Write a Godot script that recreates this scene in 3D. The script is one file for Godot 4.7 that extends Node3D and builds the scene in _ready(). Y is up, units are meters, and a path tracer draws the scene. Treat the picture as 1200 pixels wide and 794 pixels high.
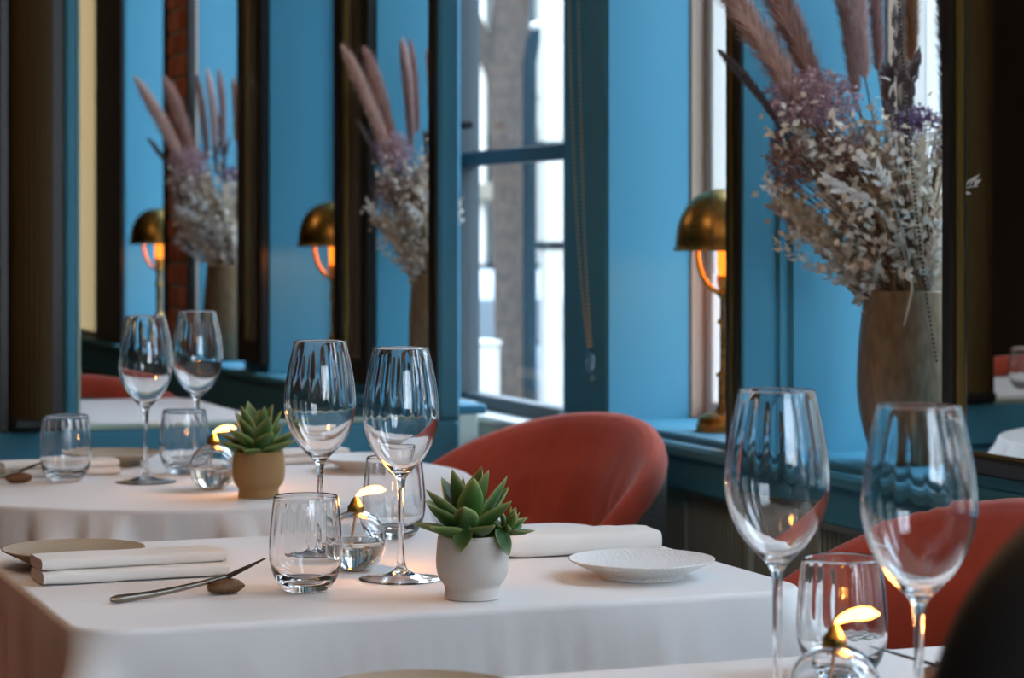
extends Node3D

# ------------------------------------------------------------------ mesh builder
class MB:
	var v := PackedVector3Array()
	var ix := PackedInt32Array()
	var col := PackedColorArray()
	var tint := Color(1, 1, 1)
	var smooth := true

	func pt(p: Vector3) -> int:
		v.append(p)
		col.append(tint)
		return v.size() - 1

	func tri(a: int, b: int, c: int) -> void:
		ix.append(a)
		ix.append(b)
		ix.append(c)

	# a surface of (nu+1) x (nv+1) points; its front is d/dj x d/di
	func grid(nu: int, nv: int, f: Callable, wrap := false, flip := false) -> void:
		var n := nu if wrap else nu + 1
		var s := v.size()
		for j in nv + 1:
			for i in n:
				pt(f.call(i, j))
		for j in nv:
			for i in nu:
				var a := s + j * n + i
				var b := s + j * n + (i + 1) % n if wrap else a + 1
				var c := a + n
				var d := b + n
				if flip:
					tri(a, c, b)
					tri(b, c, d)
				else:
					tri(a, b, c)
					tri(b, d, c)

	func fan(pts: Array, outward: Vector3) -> void:
		var m := Vector3.ZERO
		for p in pts:
			m += p
		m /= pts.size()
		var s := pt(m)
		for p in pts:
			pt(p)
		var k: int = pts.size()
		var nrm := Vector3.ZERO
		for i in k:
			nrm += (v[s + 1 + (i + 1) % k] - m).cross(v[s + 1 + i] - m)
		for i in k:
			if nrm.dot(outward) > 0:
				tri(s, s + 1 + i, s + 1 + (i + 1) % k)
			else:
				tri(s, s + 1 + (i + 1) % k, s + 1 + i)

	func flat(pts: Array, centre: Vector3) -> void:
		var s := v.size()
		for p in pts:
			pt(p)
		var nrm: Vector3 = (pts[2] - pts[0]).cross(pts[1] - pts[0])
		var out: bool = nrm.dot(pts[0] + pts[1] + pts[2] - 3.0 * centre) > 0
		for i in range(1, pts.size() - 1):
			if out:
				tri(s, s + i, s + i + 1)
			else:
				tri(s, s + i + 1, s + i)

	# a box from lo to hi with chamfered edges
	func box(lo: Vector3, hi: Vector3, bev := 0.003, basis := Basis.IDENTITY, at := Vector3.ZERO) -> void:
		var c := (lo + hi) / 2.0
		var h := (hi - lo).abs() / 2.0
		var b := minf(bev, minf(h.x, minf(h.y, h.z)) * 0.49)
		var P := func(s: Vector3, axis: int) -> Vector3:
			var q := Vector3(s.x * (h.x - b), s.y * (h.y - b), s.z * (h.z - b))
			q[axis] = s[axis] * h[axis]
			return basis * (c + q) + at
		var cc := basis * c + at
		var sg := [-1.0, 1.0]
		for a in 3:
			var e := (a + 1) % 3
			var g := (a + 2) % 3
			for sa in sg:
				var quad := []
				for k in [[-1.0, -1.0], [1.0, -1.0], [1.0, 1.0], [-1.0, 1.0]]:
					var s := Vector3.ZERO
					s[a] = sa
					s[e] = k[0]
					s[g] = k[1]
					quad.append(P.call(s, a))
				flat(quad, cc)
				for sb in sg:
					var s1 := Vector3.ZERO
					s1[a] = sa
					s1[e] = sb
					s1[g] = -1.0
					var s2 := s1
					s2[g] = 1.0
					flat([P.call(s1, a), P.call(s2, a), P.call(s2, e), P.call(s1, e)], cc)
		for sx in sg:
			for sy in sg:
				for sz in sg:
					var s := Vector3(sx, sy, sz)
					flat([P.call(s, 0), P.call(s, 1), P.call(s, 2)], cc)

	# profile of (radius, height) turned about y; ribs swell the radius where rib(j) > 0
	func lathe(prof: PackedVector2Array, seg := 48, at := Vector3.ZERO, flip := false, ribs := 0, amps := PackedFloat32Array()) -> void:
		grid(seg, prof.size() - 1, func(i: int, j: int) -> Vector3:
			var t := TAU * i / seg
			var r := prof[j].x
			if ribs > 0:
				r *= 1.0 + amps[j] * cos(ribs * t)
			return at + Vector3(r * cos(t), prof[j].y, r * sin(t)), true, flip)

	func tube(pts: Array, rad: Array, seg := 8, cap := true) -> void:
		var n: int = pts.size()
		var up := Vector3.UP
		var fr := []
		var side := Vector3.ZERO
		for k in n:
			var t: Vector3 = (pts[mini(k + 1, n - 1)] - pts[maxi(k - 1, 0)]).normalized()
			if k == 0:
				side = t.cross(up)
				if side.length() < 0.1:
					side = t.cross(Vector3.RIGHT)
			side = (side - t * side.dot(t)).normalized()
			fr.append([side, side.cross(t).normalized()])
		grid(seg, n - 1, func(i: int, j: int) -> Vector3:
			var a := TAU * i / seg
			return pts[j] + (fr[j][0] * cos(a) + fr[j][1] * sin(a)) * rad[j], true, true)
		if cap:
			for e in [0, n - 1]:
				var ring := []
				for i in seg:
					var a := TAU * i / seg
					ring.append(pts[e] + (fr[e][0] * cos(a) + fr[e][1] * sin(a)) * rad[e])
				fan(ring, pts[e] - pts[1 if e == 0 else n - 2])

	func ball(c: Vector3, r: Vector3, nu := 12, nv := 8) -> void:
		grid(nu, nv, func(i: int, j: int) -> Vector3:
			var t := TAU * i / nu
			var p := PI * (float(j) / nv - 0.5)
			return c + Vector3(r.x * cos(p) * cos(t), r.y * sin(p), r.z * cos(p) * sin(t)), true)

	# a pointed, slightly folded leaf of four triangles
	func leaf(p: Vector3, d: Vector3, n: Vector3, length: float, width: float, fold := 0.2) -> void:
		var s := d.cross(n).normalized() * width * 0.5
		var m := p + d * length * 0.45
		var a := pt(p)
		var b := pt(m + s + n * width * fold)
		var c := pt(p + d * length - n * length * 0.1)
		var e := pt(m - s + n * width * fold)
		var k := pt(m)
		tri(a, b, k)
		tri(b, c, k)
		tri(c, e, k)
		tri(e, a, k)

	func mesh() -> ArrayMesh:
		var nm := PackedVector3Array()
		nm.resize(v.size())
		for k in range(0, ix.size(), 3):
			var a := v[ix[k]]
			var q := (v[ix[k + 2]] - a).cross(v[ix[k + 1]] - a)
			nm[ix[k]] += q
			nm[ix[k + 1]] += q
			nm[ix[k + 2]] += q
		for k in nm.size():
			nm[k] = nm[k].normalized() if nm[k].length_squared() > 1e-24 else Vector3.UP
		var arr := []
		arr.resize(Mesh.ARRAY_MAX)
		arr[Mesh.ARRAY_VERTEX] = v
		arr[Mesh.ARRAY_NORMAL] = nm
		arr[Mesh.ARRAY_COLOR] = col
		arr[Mesh.ARRAY_INDEX] = ix
		var m := ArrayMesh.new()
		m.add_surface_from_arrays(Mesh.PRIMITIVE_TRIANGLES, arr)
		return m

# ------------------------------------------------------------------ helpers
var M := {}
var taken := {}
var rng := RandomNumberGenerator.new()
const YAW := 0.37001   # 21.2 degrees between the lens axis and the window wall
const TABLE := 0.75
const SILL := 0.763

func numbered(called: String) -> String:
	if not taken.has(called):
		taken[called] = 0
		return called
	taken[called] += 1
	return "%s_%03d" % [called, taken[called]]

func obj(called: String, mesh, mat: Material, parent: Node3D = null, at := Vector3.ZERO) -> MeshInstance3D:
	var o := MeshInstance3D.new()
	o.mesh = mesh.mesh() if mesh is MB else mesh
	o.material_override = mat
	o.name = called if parent else numbered(called)
	(parent if parent else self).add_child(o, true)
	o.position = at
	return o

func thing(called: String, label: String, category: String, at := Vector3.ZERO, turn := 0.0, group := "") -> Node3D:
	var o := Node3D.new()
	o.name = numbered(called)
	add_child(o, true)
	o.position = at
	o.rotation.y = turn
	return tag(o, label, category, group)

func tag(o: Node3D, label: String, category: String, group := "") -> Node3D:
	o.set_meta("label", label)
	o.set_meta("category", category)
	if group:
		o.set_meta("group", group)
	return o

func struct(called: String, at := Vector3.ZERO) -> Node3D:
	var o := Node3D.new()
	o.name = numbered(called)
	add_child(o, true)
	o.position = at
	o.set_meta("kind", "structure")
	return o

func slabs(called: String, boxes: Array, mat: Material, parent: Node3D = null, bev := 0.003) -> MeshInstance3D:
	var m := MB.new()
	for b in boxes:
		m.box(b[0], b[1], bev)
	var o := obj(called, m, mat, parent)
	if parent == null:
		o.set_meta("kind", "structure")
	return o

func copy(o: Node3D, at: Vector3, turn: float, label: String, group := "") -> Node3D:
	var c := o.duplicate()
	var base: String = o.name
	if base.length() > 4 and base.substr(base.length() - 4, 1) == "_" and base.substr(base.length() - 3).is_valid_int():
		base = base.substr(0, base.length() - 4)
	c.name = numbered(base)
	add_child(c, true)
	c.position = at
	c.rotation = Vector3(0, turn, 0)
	c.set_meta("label", label)
	if group:
		c.set_meta("group", group)
	return c

func rgb(r: float, g: float, b: float) -> Color:
	return Color(r / 255.0, g / 255.0, b / 255.0)

func lin(r: float, g: float, b: float) -> Color:
	return rgb(r, g, b).srgb_to_linear()

func mat(key: String, c: Color, rough := 0.6, metal := 0.0, spec := 0.5) -> StandardMaterial3D:
	var m := StandardMaterial3D.new()
	m.resource_name = key
	m.albedo_color = c
	m.roughness = rough
	m.metallic = metal
	m.metallic_specular = spec
	M[key] = m
	return m

func noise_tex(freq: float, kind := FastNoiseLite.TYPE_SIMPLEX_SMOOTH, octaves := 3, size := 256, ramp: Gradient = null, sd := 1) -> NoiseTexture2D:
	var n := FastNoiseLite.new()
	n.noise_type = kind
	n.frequency = freq
	n.fractal_octaves = octaves
	n.seed = sd
	var t := NoiseTexture2D.new()
	t.width = size
	t.height = size
	t.seamless = true
	t.noise = n
	if ramp:
		t.color_ramp = ramp
	return t

func grad(stops: Array) -> Gradient:
	var g := Gradient.new()
	var o := PackedFloat32Array()
	var c := PackedColorArray()
	for s in stops:
		o.append(s[0])
		c.append(s[1])
	g.offsets = o
	g.colors = c
	return g

func tri_scale(m: StandardMaterial3D, s: Vector3, world := false) -> void:
	m.uv1_triplanar = true
	m.uv1_world_triplanar = world
	m.uv1_scale = s

func relief(m: StandardMaterial3D, t: Texture2D, cm: float) -> void:
	m.heightmap_enabled = true
	m.heightmap_texture = t
	m.heightmap_scale = cm

func spline(pts: Array, steps: int) -> PackedVector2Array:
	var out := PackedVector2Array()
	var n := pts.size()
	for k in n - 1:
		var a: Vector2 = pts[maxi(k - 1, 0)]
		var b: Vector2 = pts[k]
		var c: Vector2 = pts[k + 1]
		var d: Vector2 = pts[mini(k + 2, n - 1)]
		for s in steps:
			out.append(b.cubic_interpolate(c, a, d, float(s) / steps))
	out.append(pts[n - 1])
	return out

func v2(a: Array) -> Array:
	var o := []
	for p in a:
		o.append(Vector2(p[0], p[1]))
	return o

func lamp_light(parent: Node3D, at: Vector3, c: Color, energy: float, size: float) -> void:
	var l := OmniLight3D.new()
	l.name = "glow_light"
	l.light_color = c
	l.light_energy = energy
	l.light_size = size
	l.omni_range = 12.0
	l.omni_attenuation = 2.0
	l.shadow_enabled = true
	parent.add_child(l, true)
	l.position = at

# ------------------------------------------------------------------ scene
func _ready() -> void:
	rng.seed = 7
	setup_camera_and_light()
	materials()
	shell()
	windows_and_piers()
	far_wall()
	partition()
	street()
	tables()
	chairs()
	tableware()
	lamps_and_vases()
	chains()

func setup_camera_and_light() -> void:
	var cam := Camera3D.new()
	cam.name = "camera"
	var att := CameraAttributesPhysical.new()
	att.frustum_focal_length = 85.0
	att.exposure_aperture = 9.0
	att.frustum_focus_distance = 2.46
	cam.attributes = att
	add_child(cam)
	var near := 0.05
	cam.set_frustum(2.0 * near * 397.0 / 2833.0, Vector2(0, -122.0 / 2833.0 * near), near, 300.0)
	cam.position = Vector3(0, 1.107, 0)
	cam.rotation.y = -YAW
	cam.current = true
	var e := Environment.new()
	e.background_mode = Environment.BG_SKY
	var sky := ProceduralSkyMaterial.new()
	sky.sky_top_color = Color(0.80, 0.90, 1.0)
	sky.sky_horizon_color = Color(0.93, 0.97, 1.0)
	sky.sky_curve = 0.2
	sky.ground_bottom_color = Color(0.35, 0.35, 0.35)
	sky.ground_horizon_color = Color(0.5, 0.5, 0.5)
	sky.sky_energy_multiplier = 1.0
	e.sky = Sky.new()
	e.sky.sky_material = sky
	e.background_energy_multiplier = 7.0
	e.tonemap_mode = Environment.TONE_MAPPER_LINEAR
	e.tonemap_exposure = 1.45
	e.sdfgi_enabled = true
	e.ssao_enabled = true
	e.ssil_enabled = true
	var w := WorldEnvironment.new()
	w.name = "environment"
	w.environment = e
	add_child(w)

func materials() -> void:
	var fine := noise_tex(0.25, FastNoiseLite.TYPE_SIMPLEX, 2, 256)
	var soft := noise_tex(0.02, FastNoiseLite.TYPE_SIMPLEX_SMOOTH, 4, 256)
	var spots := noise_tex(0.09, FastNoiseLite.TYPE_SIMPLEX_SMOOTH, 3, 256)
	var m := mat("blue_paint", rgb(66, 134, 160), 0.5, 0.0, 0.35)
	tri_scale(m, Vector3.ONE * 1.5, true)
	relief(m, soft, 0.05)
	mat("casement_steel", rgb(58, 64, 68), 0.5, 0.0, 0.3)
	m = mat("grey_panel", rgb(148, 156, 148), 0.6)
	m = mat("grille_dark", rgb(18, 20, 20), 0.7)
	m = mat("black_frame", rgb(16, 18, 18), 0.35)
	m = mat("gilt", rgb(104, 88, 40), 0.4, 0.7)
	m = mat("mirror", rgb(225, 228, 225), 0.0, 1.0)
	m = mat("pale_edge", rgb(150, 175, 160), 0.3)
	m = mat("white_frame", rgb(196, 194, 188), 0.6, 0.0, 0.3)
	m = mat("tan_frame", rgb(150, 132, 115), 0.5)
	m = mat("ceiling_paint", rgb(196, 184, 168), 0.9)
	m = mat("walnut_wall", rgb(92, 78, 64), 0.8, 0.0, 0.3)
	m = mat("wood_floor", rgb(112, 76, 48), 0.45)
	m.albedo_texture = noise_tex(0.03, FastNoiseLite.TYPE_SIMPLEX, 4, 256, grad([[0.0, Color(0.6, 0.6, 0.6)], [1.0, Color(1, 1, 1)]]))
	tri_scale(m, Vector3(0.6, 1, 5), true)
	m = mat("brown_drape", rgb(64, 50, 28), 0.9, 0.0, 0.2)
	m = mat("cream", rgb(226, 190, 132), 0.8)
	m.backlight_enabled = true
	m.backlight = Color(0.72, 0.58, 0.40)
	m = mat("brick", Color(1, 1, 1), 0.85)
	m.vertex_color_use_as_albedo = true
	tri_scale(m, Vector3.ONE * 9.0, true)
	relief(m, spots, 0.4)
	m = mat("mortar", rgb(176, 166, 154), 0.9)
	# cloth
	var weave := noise_tex(0.35, FastNoiseLite.TYPE_VALUE, 1, 256)
	m = mat("linen", rgb(224, 222, 220), 0.85, 0.0, 0.3)
	m.rim_enabled = true
	m.rim = 0.15
	tri_scale(m, Vector3.ONE * 22.0)
	relief(m, weave, 0.006)
	m = mat("napkin_linen", rgb(226, 222, 216), 0.9, 0.0, 0.3)
	tri_scale(m, Vector3.ONE * 18.0)
	relief(m, weave, 0.008)
	m = mat("velvet", rgb(184, 72, 48), 0.75, 0.0, 0.25)
	m.albedo_texture = noise_tex(0.015, FastNoiseLite.TYPE_SIMPLEX_SMOOTH, 4, 256, grad([[0.0, Color(0.78, 0.74, 0.72)], [1.0, Color(1, 1, 1)]]), 4)
	m.rim_enabled = true
	m.rim = 0.9
	m.rim_tint = 0.25
	tri_scale(m, Vector3(3, 1.2, 3))
	m = mat("tweed", rgb(108, 110, 108), 0.9, 0.0, 0.2)
	m.albedo_texture = noise_tex(0.3, FastNoiseLite.TYPE_VALUE, 2, 256, grad([[0.2, Color(0.55, 0.55, 0.55)], [0.8, Color(1, 1, 1)]]), 5)
	tri_scale(m, Vector3.ONE * 7.0)
	relief(m, weave, 0.08)
	m = mat("black_leather", rgb(17, 15, 14), 0.5)
	m = mat("dark_wood", rgb(52, 36, 26), 0.5)
	# glass
	m = mat("glass", Color(1, 1, 1, 0.0), 0.0)
	m.transparency = BaseMaterial3D.TRANSPARENCY_ALPHA
	m.refraction_enabled = true
	m.refraction_scale = 0.05
	m = mat("oil", Color(1, 0.99, 0.96, 0.0), 0.0)
	m.transparency = BaseMaterial3D.TRANSPARENCY_ALPHA
	m.refraction_enabled = true
	m.refraction_scale = 0.04
	m = mat("pane", Color(0.9, 0.95, 0.95, 0.03), 0.0, 0.0, 0.28)
	m.transparency = BaseMaterial3D.TRANSPARENCY_ALPHA
	# metal and clay
	m = mat("brass", rgb(206, 170, 100), 0.32, 1.0)
	m.albedo_texture = noise_tex(0.03, FastNoiseLite.TYPE_SIMPLEX_SMOOTH, 4, 256, grad([[0.0, Color(0.6, 0.58, 0.52)], [1.0, Color(1, 1, 1)]]), 8)
	tri_scale(m, Vector3.ONE * 6.0)
	mat("satin_brass", rgb(206, 164, 66), 0.5, 0.3)
	m = mat("steel", rgb(150, 140, 128), 0.22, 1.0)
	m = mat("white_china", rgb(226, 224, 220), 0.35)
	tri_scale(m, Vector3(16, 16, 30))
	relief(m, noise_tex(0.05, FastNoiseLite.TYPE_SIMPLEX, 2, 256, null, 12), 0.12)
	m = mat("sand_china", rgb(205, 190, 170), 0.5)
	m.albedo_texture = noise_tex(0.3, FastNoiseLite.TYPE_SIMPLEX, 2, 256, grad([[0.0, Color(0.55, 0.48, 0.4)], [0.5, Color(0.86, 0.84, 0.8)], [1.0, Color(1, 1, 1)]]), 14)
	tri_scale(m, Vector3.ONE * 9.0)
	m = mat("white_pot", rgb(206, 197, 188), 0.75)
	tri_scale(m, Vector3.ONE * 14.0)
	relief(m, spots, 0.012)
	m = mat("tan_pot", rgb(158, 122, 78), 0.75)
	tri_scale(m, Vector3.ONE * 14.0)
	relief(m, spots, 0.012)
	m = mat("soil", rgb(48, 42, 22), 0.95)
	m = mat("moss", rgb(74, 112, 30), 0.95)
	m = mat("succulent", Color(1, 1, 1), 0.5)
	m.vertex_color_use_as_albedo = true
	m.subsurf_scatter_enabled = true
	m.subsurf_scatter_strength = 0.08
	m = mat("pebble", rgb(140, 100, 58), 0.55)
	m.albedo_texture = noise_tex(0.06, FastNoiseLite.TYPE_SIMPLEX_SMOOTH, 4, 256, grad([[0.0, Color(0.5, 0.45, 0.4)], [1.0, Color(1, 1, 1)]]), 17)
	tri_scale(m, Vector3.ONE * 25.0)
	m = mat("vase_glaze", rgb(150, 128, 100), 0.36, 0.08)
	m.albedo_texture = noise_tex(0.04, FastNoiseLite.TYPE_SIMPLEX_SMOOTH, 4, 256, grad([[0.0, Color(0.7, 0.66, 0.6)], [1.0, Color(1, 1, 1)]]), 19)
	tri_scale(m, Vector3(9, 2, 9))
	m = mat("dried", Color(1, 1, 1), 0.85, 0.0, 0.2)
	m.vertex_color_use_as_albedo = true
	m.backlight_enabled = true
	m.backlight = Color(0.75, 0.75, 0.75)
	m = mat("bead_brass", rgb(222, 194, 134), 0.35, 0.7)
	m = mat("bead_dark", rgb(40, 38, 34), 0.35, 0.6)
	m = mat("cord", rgb(92, 82, 60), 0.6)
	m = mat("wick", rgb(190, 170, 150), 0.9)
	m = mat("flame", rgb(255, 200, 120), 1.0)
	m.emission_enabled = true
	m.emission = Color(1.0, 0.66, 0.28)
	m.emission_energy_multiplier = 9.0
	m = mat("lamp_bulb", rgb(255, 200, 120), 1.0)
	m.emission_enabled = true
	m.emission = Color(1.0, 0.6, 0.1)
	m.emission_energy_multiplier = 0.9
	m = mat("pendant_bulb", rgb(255, 200, 140), 1.0)
	m.emission_enabled = true
	m.emission = Color(1.0, 0.72, 0.42)
	m.emission_energy_multiplier = 10.0
	# outdoors
	m = mat("facade", rgb(168, 164, 156), 0.95, 0.0, 0.2)
	mat("white_render", rgb(226, 222, 214), 0.95, 0.0, 0.2)
	m = mat("facade_stone", rgb(142, 134, 120), 0.95, 0.0, 0.2)
	m = mat("dark_glazing", rgb(52, 58, 62), 0.3, 0.0, 0.3)
	m = mat("asphalt", rgb(84, 84, 86), 1.0, 0.0, 0.1)
	m = mat("kerb_stone", rgb(118, 115, 110), 0.95, 0.0, 0.2)
	m = mat("bark", rgb(98, 82, 68), 1.0, 0.0, 0.1)
	m.albedo_texture = noise_tex(0.05, FastNoiseLite.TYPE_SIMPLEX, 4, 256, grad([[0.0, Color(0.55, 0.5, 0.46)], [1.0, Color(1, 1, 1)]]), 23)
	tri_scale(m, Vector3(3, 0.7, 3))
	m = mat("iron", rgb(26, 28, 30), 0.8, 0.0, 0.15)
	m = mat("car_paint", rgb(96, 104, 112), 0.35, 0.3)
	m = mat("tyre", rgb(20, 20, 20), 0.8)
	m = mat("terracotta", rgb(190, 88, 48), 0.8)
	m = mat("zigzag", Color(1, 1, 1), 0.9)
	m.vertex_color_use_as_albedo = true

# ------------------------------------------------------------------ the room
func shell() -> void:
	slabs("floor", [[Vector3(-7.2, -0.1, -12.2), Vector3(2.03, 0.0, 2.4)]], M.wood_floor)
	slabs("ceiling", [[Vector3(-7.2, 2.9, -12.2), Vector3(2.05, 3.0, 2.4)]], M.ceiling_paint)
	slabs("wall_left", [[Vector3(-7.3, 0, -12.2), Vector3(-7.2, 2.9, 2.4)]], M.walnut_wall)
	slabs("wall_front", [[Vector3(-7.2, 0, -12.2), Vector3(1.9, 2.9, -12.1)]], M.walnut_wall)
	slabs("wall_back", [[Vector3(-7.2, 0, 2.3), Vector3(0.3, 2.9, 2.4)], [Vector3(0.3, 0, 2.3), Vector3(2.05, 0.15, 2.4)], [Vector3(0.3, 2.8, 2.3), Vector3(2.05, 2.9, 2.4)], [Vector3(1.09, 0.15, 2.3), Vector3(1.15, 2.8, 2.4)], [Vector3(2.0, 0.15, 2.3), Vector3(2.05, 2.8, 2.4)]], M.walnut_wall)
	for k in 2:  # unseen rear windows, added and sized to give front fill
		var x0: float = [0.3, 1.15][k]
		var x1: float = [1.09, 2.0][k]
		var w := struct("window_%d" % (31 + k))
		slabs("frame", [[Vector3(x0, 0.15, 2.32), Vector3(x0 + 0.04, 2.8, 2.37)], [Vector3(x1 - 0.04, 0.15, 2.32), Vector3(x1, 2.8, 2.37)], [Vector3(x0 + 0.04, 0.15, 2.32), Vector3(x1 - 0.04, 0.19, 2.37)], [Vector3(x0 + 0.04, 2.76, 2.32), Vector3(x1 - 0.04, 2.8, 2.37)]], M.white_frame, w)
		var g := MB.new()
		g.box(Vector3(x0 + 0.04, 0.19, 2.34), Vector3(x1 - 0.04, 2.76, 2.344), 0.0)
		obj("pane", g, M.pane, w)
	slabs("wall_front", [[Vector3(-3.2, 0, -8.8), Vector3(1.9, 2.9, -8.7)]], M.walnut_wall)

const PX := 1.785      # the room face of the piers
const WX := 1.985      # the inner face of the window frames

func window(n: int, z0: float, z1: float, y0: float, y1: float, x: float, mats: Array, bars := []) -> Node3D:
	var w := struct("window_%d" % n)
	var b := 0.032
	var zn := maxf(z0, z1)
	var zf := minf(z0, z1)
	slabs("frame", [[Vector3(x, y0, zn - b), Vector3(x + 0.05, y1, zn)], [Vector3(x, y0, zf), Vector3(x + 0.05, y1, zf + b)],
		[Vector3(x, y0, zf + b), Vector3(x + 0.05, y0 + b, zn - b)], [Vector3(x, y1 - b, zf + b), Vector3(x + 0.05, y1, zn - b)]], mats[0], w)
	for y in bars:
		slabs("glazing_bar", [[Vector3(x + 0.005, y - 0.017, zf + b), Vector3(x + 0.04, y + 0.017, zn - b)]], mats[1], w)
	var g := MB.new()
	g.box(Vector3(x + 0.022, y0 + b, zf + b), Vector3(x + 0.026, y1 - b, zn - b), 0.0)
	obj("pane", g, M.pane, w)
	return w

func windows_and_piers() -> void:
	var top := 2.55
	var w := struct("wall_right")
	slabs("dado", [[Vector3(1.80, 0, -4.36), Vector3(2.06, 0.743, 2.3)], [Vector3(1.90, 0, -5.46), Vector3(2.06, 0.69, -4.36)]], M.grey_panel, w)
	slabs("lintel", [[Vector3(PX, top, -5.46), Vector3(2.06, 2.9, 2.3)]], M.blue_paint, w)
	slabs("sill", [[Vector3(1.778, 0.735, -4.345), Vector3(2.0, SILL, 2.3)]], M.blue_paint, w, 0.003)
	slabs("sill_nosing", [[Vector3(1.742, 0.728, -4.345), Vector3(1.778, 0.752, 2.3)]], M.blue_paint, w, 0.006)
	slabs("fascia", [[Vector3(1.757, 0.672, -4.345), Vector3(1.80, 0.728, 2.3)]], M.blue_paint, w)
	slabs("outer_ledge", [[Vector3(1.88, 0.69, -5.4), Vector3(2.10, 0.705, -4.36)]], M.white_frame, w)
	# piers between the windows: [near, far]
	for p in [[2.3, 1.9], [1.3, 1.1], [0.5, 0.3], [-0.3, -0.5], [-1.1, -1.3], [-1.85, -2.05], [-2.45, -2.908], [-3.393, -3.621], [-4.121, -4.33]]:
		slabs("pier", [[Vector3(PX, SILL, p[1]), Vector3(2.06, top, p[0])]], M.blue_paint, w)
	# the blue reveal on the side of the pier next to the tall window
	slabs("reveal", [[Vector3(PX + 0.004, SILL, -4.121), Vector3(2.04, top, -4.115)], [Vector3(PX + 0.004, SILL, -3.393), Vector3(2.04, top, -3.387)]], M.blue_paint, w, 0.0)
	slabs("end_block", [[Vector3(1.80, 0, -5.46), Vector3(1.965, 2.9, -5.4)]], M.blue_paint, w)
	var n := 1
	for b in [[1.9, 1.3], [1.1, 0.5], [0.3, -0.3], [-0.5, -1.1], [-1.3, -1.85], [-2.05, -2.45], [-2.908, -3.387], [-3.621, -4.115]]:
		window(n, b[0], b[1], SILL, top, WX, [M.white_frame, M.white_frame])
		n += 1
	# brown beads where the two visible windows meet their reveals
	for z in [-4.115, -3.387]:
		slabs("trim_%d" % n, [[Vector3(1.955, SILL, z), Vector3(WX, top, z + 0.006)]], M.tan_frame)
		n += 1
	# the tall casement at the end, dark framed
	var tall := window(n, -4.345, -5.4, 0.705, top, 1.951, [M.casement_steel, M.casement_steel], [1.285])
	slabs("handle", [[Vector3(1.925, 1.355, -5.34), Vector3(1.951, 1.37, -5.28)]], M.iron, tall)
	slabs("trim_%d" % (n + 1), [[Vector3(1.80, 0.0, -4.36), Vector3(1.86, top, -4.331)]], M.tan_frame)
	# radiator grilles under the sill
	for r in [[-3.56, -3.78], [-2.95, -3.30]]:
		var g := thing("radiator_grille", "dark slotted radiator grille %s" % ("below the sill beside the grey chair back" if r[0] < -3.5 else "below the sill near the tall dried bouquet"), "grille", Vector3(1.80, 0, (r[0] + r[1]) / 2.0))
		var half: float = (r[0] - r[1]) / 2.0
		slabs("backing", [[Vector3(-0.002, 0.12, -half), Vector3(0.0, 0.655, half)]], M.grille_dark, g, 0.0)
		slabs("frame", [[Vector3(-0.012, 0.655, -half - 0.02), Vector3(0, 0.68, half + 0.02)], [Vector3(-0.012, 0.10, -half - 0.02), Vector3(0, 0.12, half + 0.02)], [Vector3(-0.012, 0.12, -half - 0.02), Vector3(0, 0.655, -half)], [Vector3(-0.012, 0.12, half), Vector3(0, 0.655, half + 0.02)]], M.grey_panel, g)
		var s := MB.new()
		s.box(Vector3(-0.009, 0.12, -0.003), Vector3(-0.003, 0.655, 0.003), 0.001)
		var sm := s.mesh()
		var k := -half + 0.011
		while k < half - 0.004:
			obj("slat", sm, M.grey_panel, g, Vector3(0, 0, k))
			k += 0.0145
	# blue leaf of an open shutter standing out from the pier, its edge black and gilt
	var sh := thing("window_shutter", "light blue window shutter leaf with black and gilt edge beside brass lamp", "shutter", Vector3(1.702, SILL, -3.40))
	slabs("leaf", [[Vector3(0.004, 0.0, -0.048), Vector3(0.083, 1.78, 0.0)]], M.blue_paint, sh)
	slabs("stile", [[Vector3(0.066, 0.0, 0.0), Vector3(0.083, 1.78, 0.006)]], M.blue_paint, sh)
	slabs("edge", [[Vector3(0.0, 0.0, -0.052), Vector3(0.004, 1.78, -0.002)]], M.black_frame, sh, 0.001)
	slabs("gilt_bead", [[Vector3(-0.003, 0.0, -0.034), Vector3(0.0, 1.78, -0.024)]], M.gilt, sh, 0.001)
	# mirrors on the piers
	pier_mirror("tall narrow mirror in black and gilt frame beside the largest dried bouquet", PX, -2.46, -2.908)

func pier_mirror(label: String, x: float, z0: float, z1: float, edge := 0.024) -> void:
	var o := thing("pier_mirror", label, "mirror", Vector3(x, SILL, (z0 + z1) / 2.0))
	var h := absf(z0 - z1) / 2.0
	var t := 1.75
	slabs("frame", [[Vector3(-0.02, 0.02, -h), Vector3(0, t, -h + edge)], [Vector3(-0.02, 0.02, h - edge), Vector3(0, t, h)], [Vector3(-0.02, 0.02, -h + edge), Vector3(0, 0.02 + edge, h - edge)], [Vector3(-0.02, t - edge, -h + edge), Vector3(0, t, h - edge)]], M.black_frame, o)
	var g := 0.005
	var a := h - edge
	slabs("gilt_bead", [[Vector3(-0.012, 0.02 + edge, -a), Vector3(-0.004, t - edge, -a + g)], [Vector3(-0.012, 0.02 + edge, a - g), Vector3(-0.004, t - edge, a)], [Vector3(-0.012, 0.02 + edge, -a + g), Vector3(-0.004, 0.02 + edge + g, a - g)]], M.gilt, o, 0.001)
	slabs("glass", [[Vector3(-0.006, 0.02 + edge, -a), Vector3(-0.001, t - edge, a)]], M.mirror, o, 0.0)

const FX := 1.607      # the same for the room beyond the partition
const FW := 1.79

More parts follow.
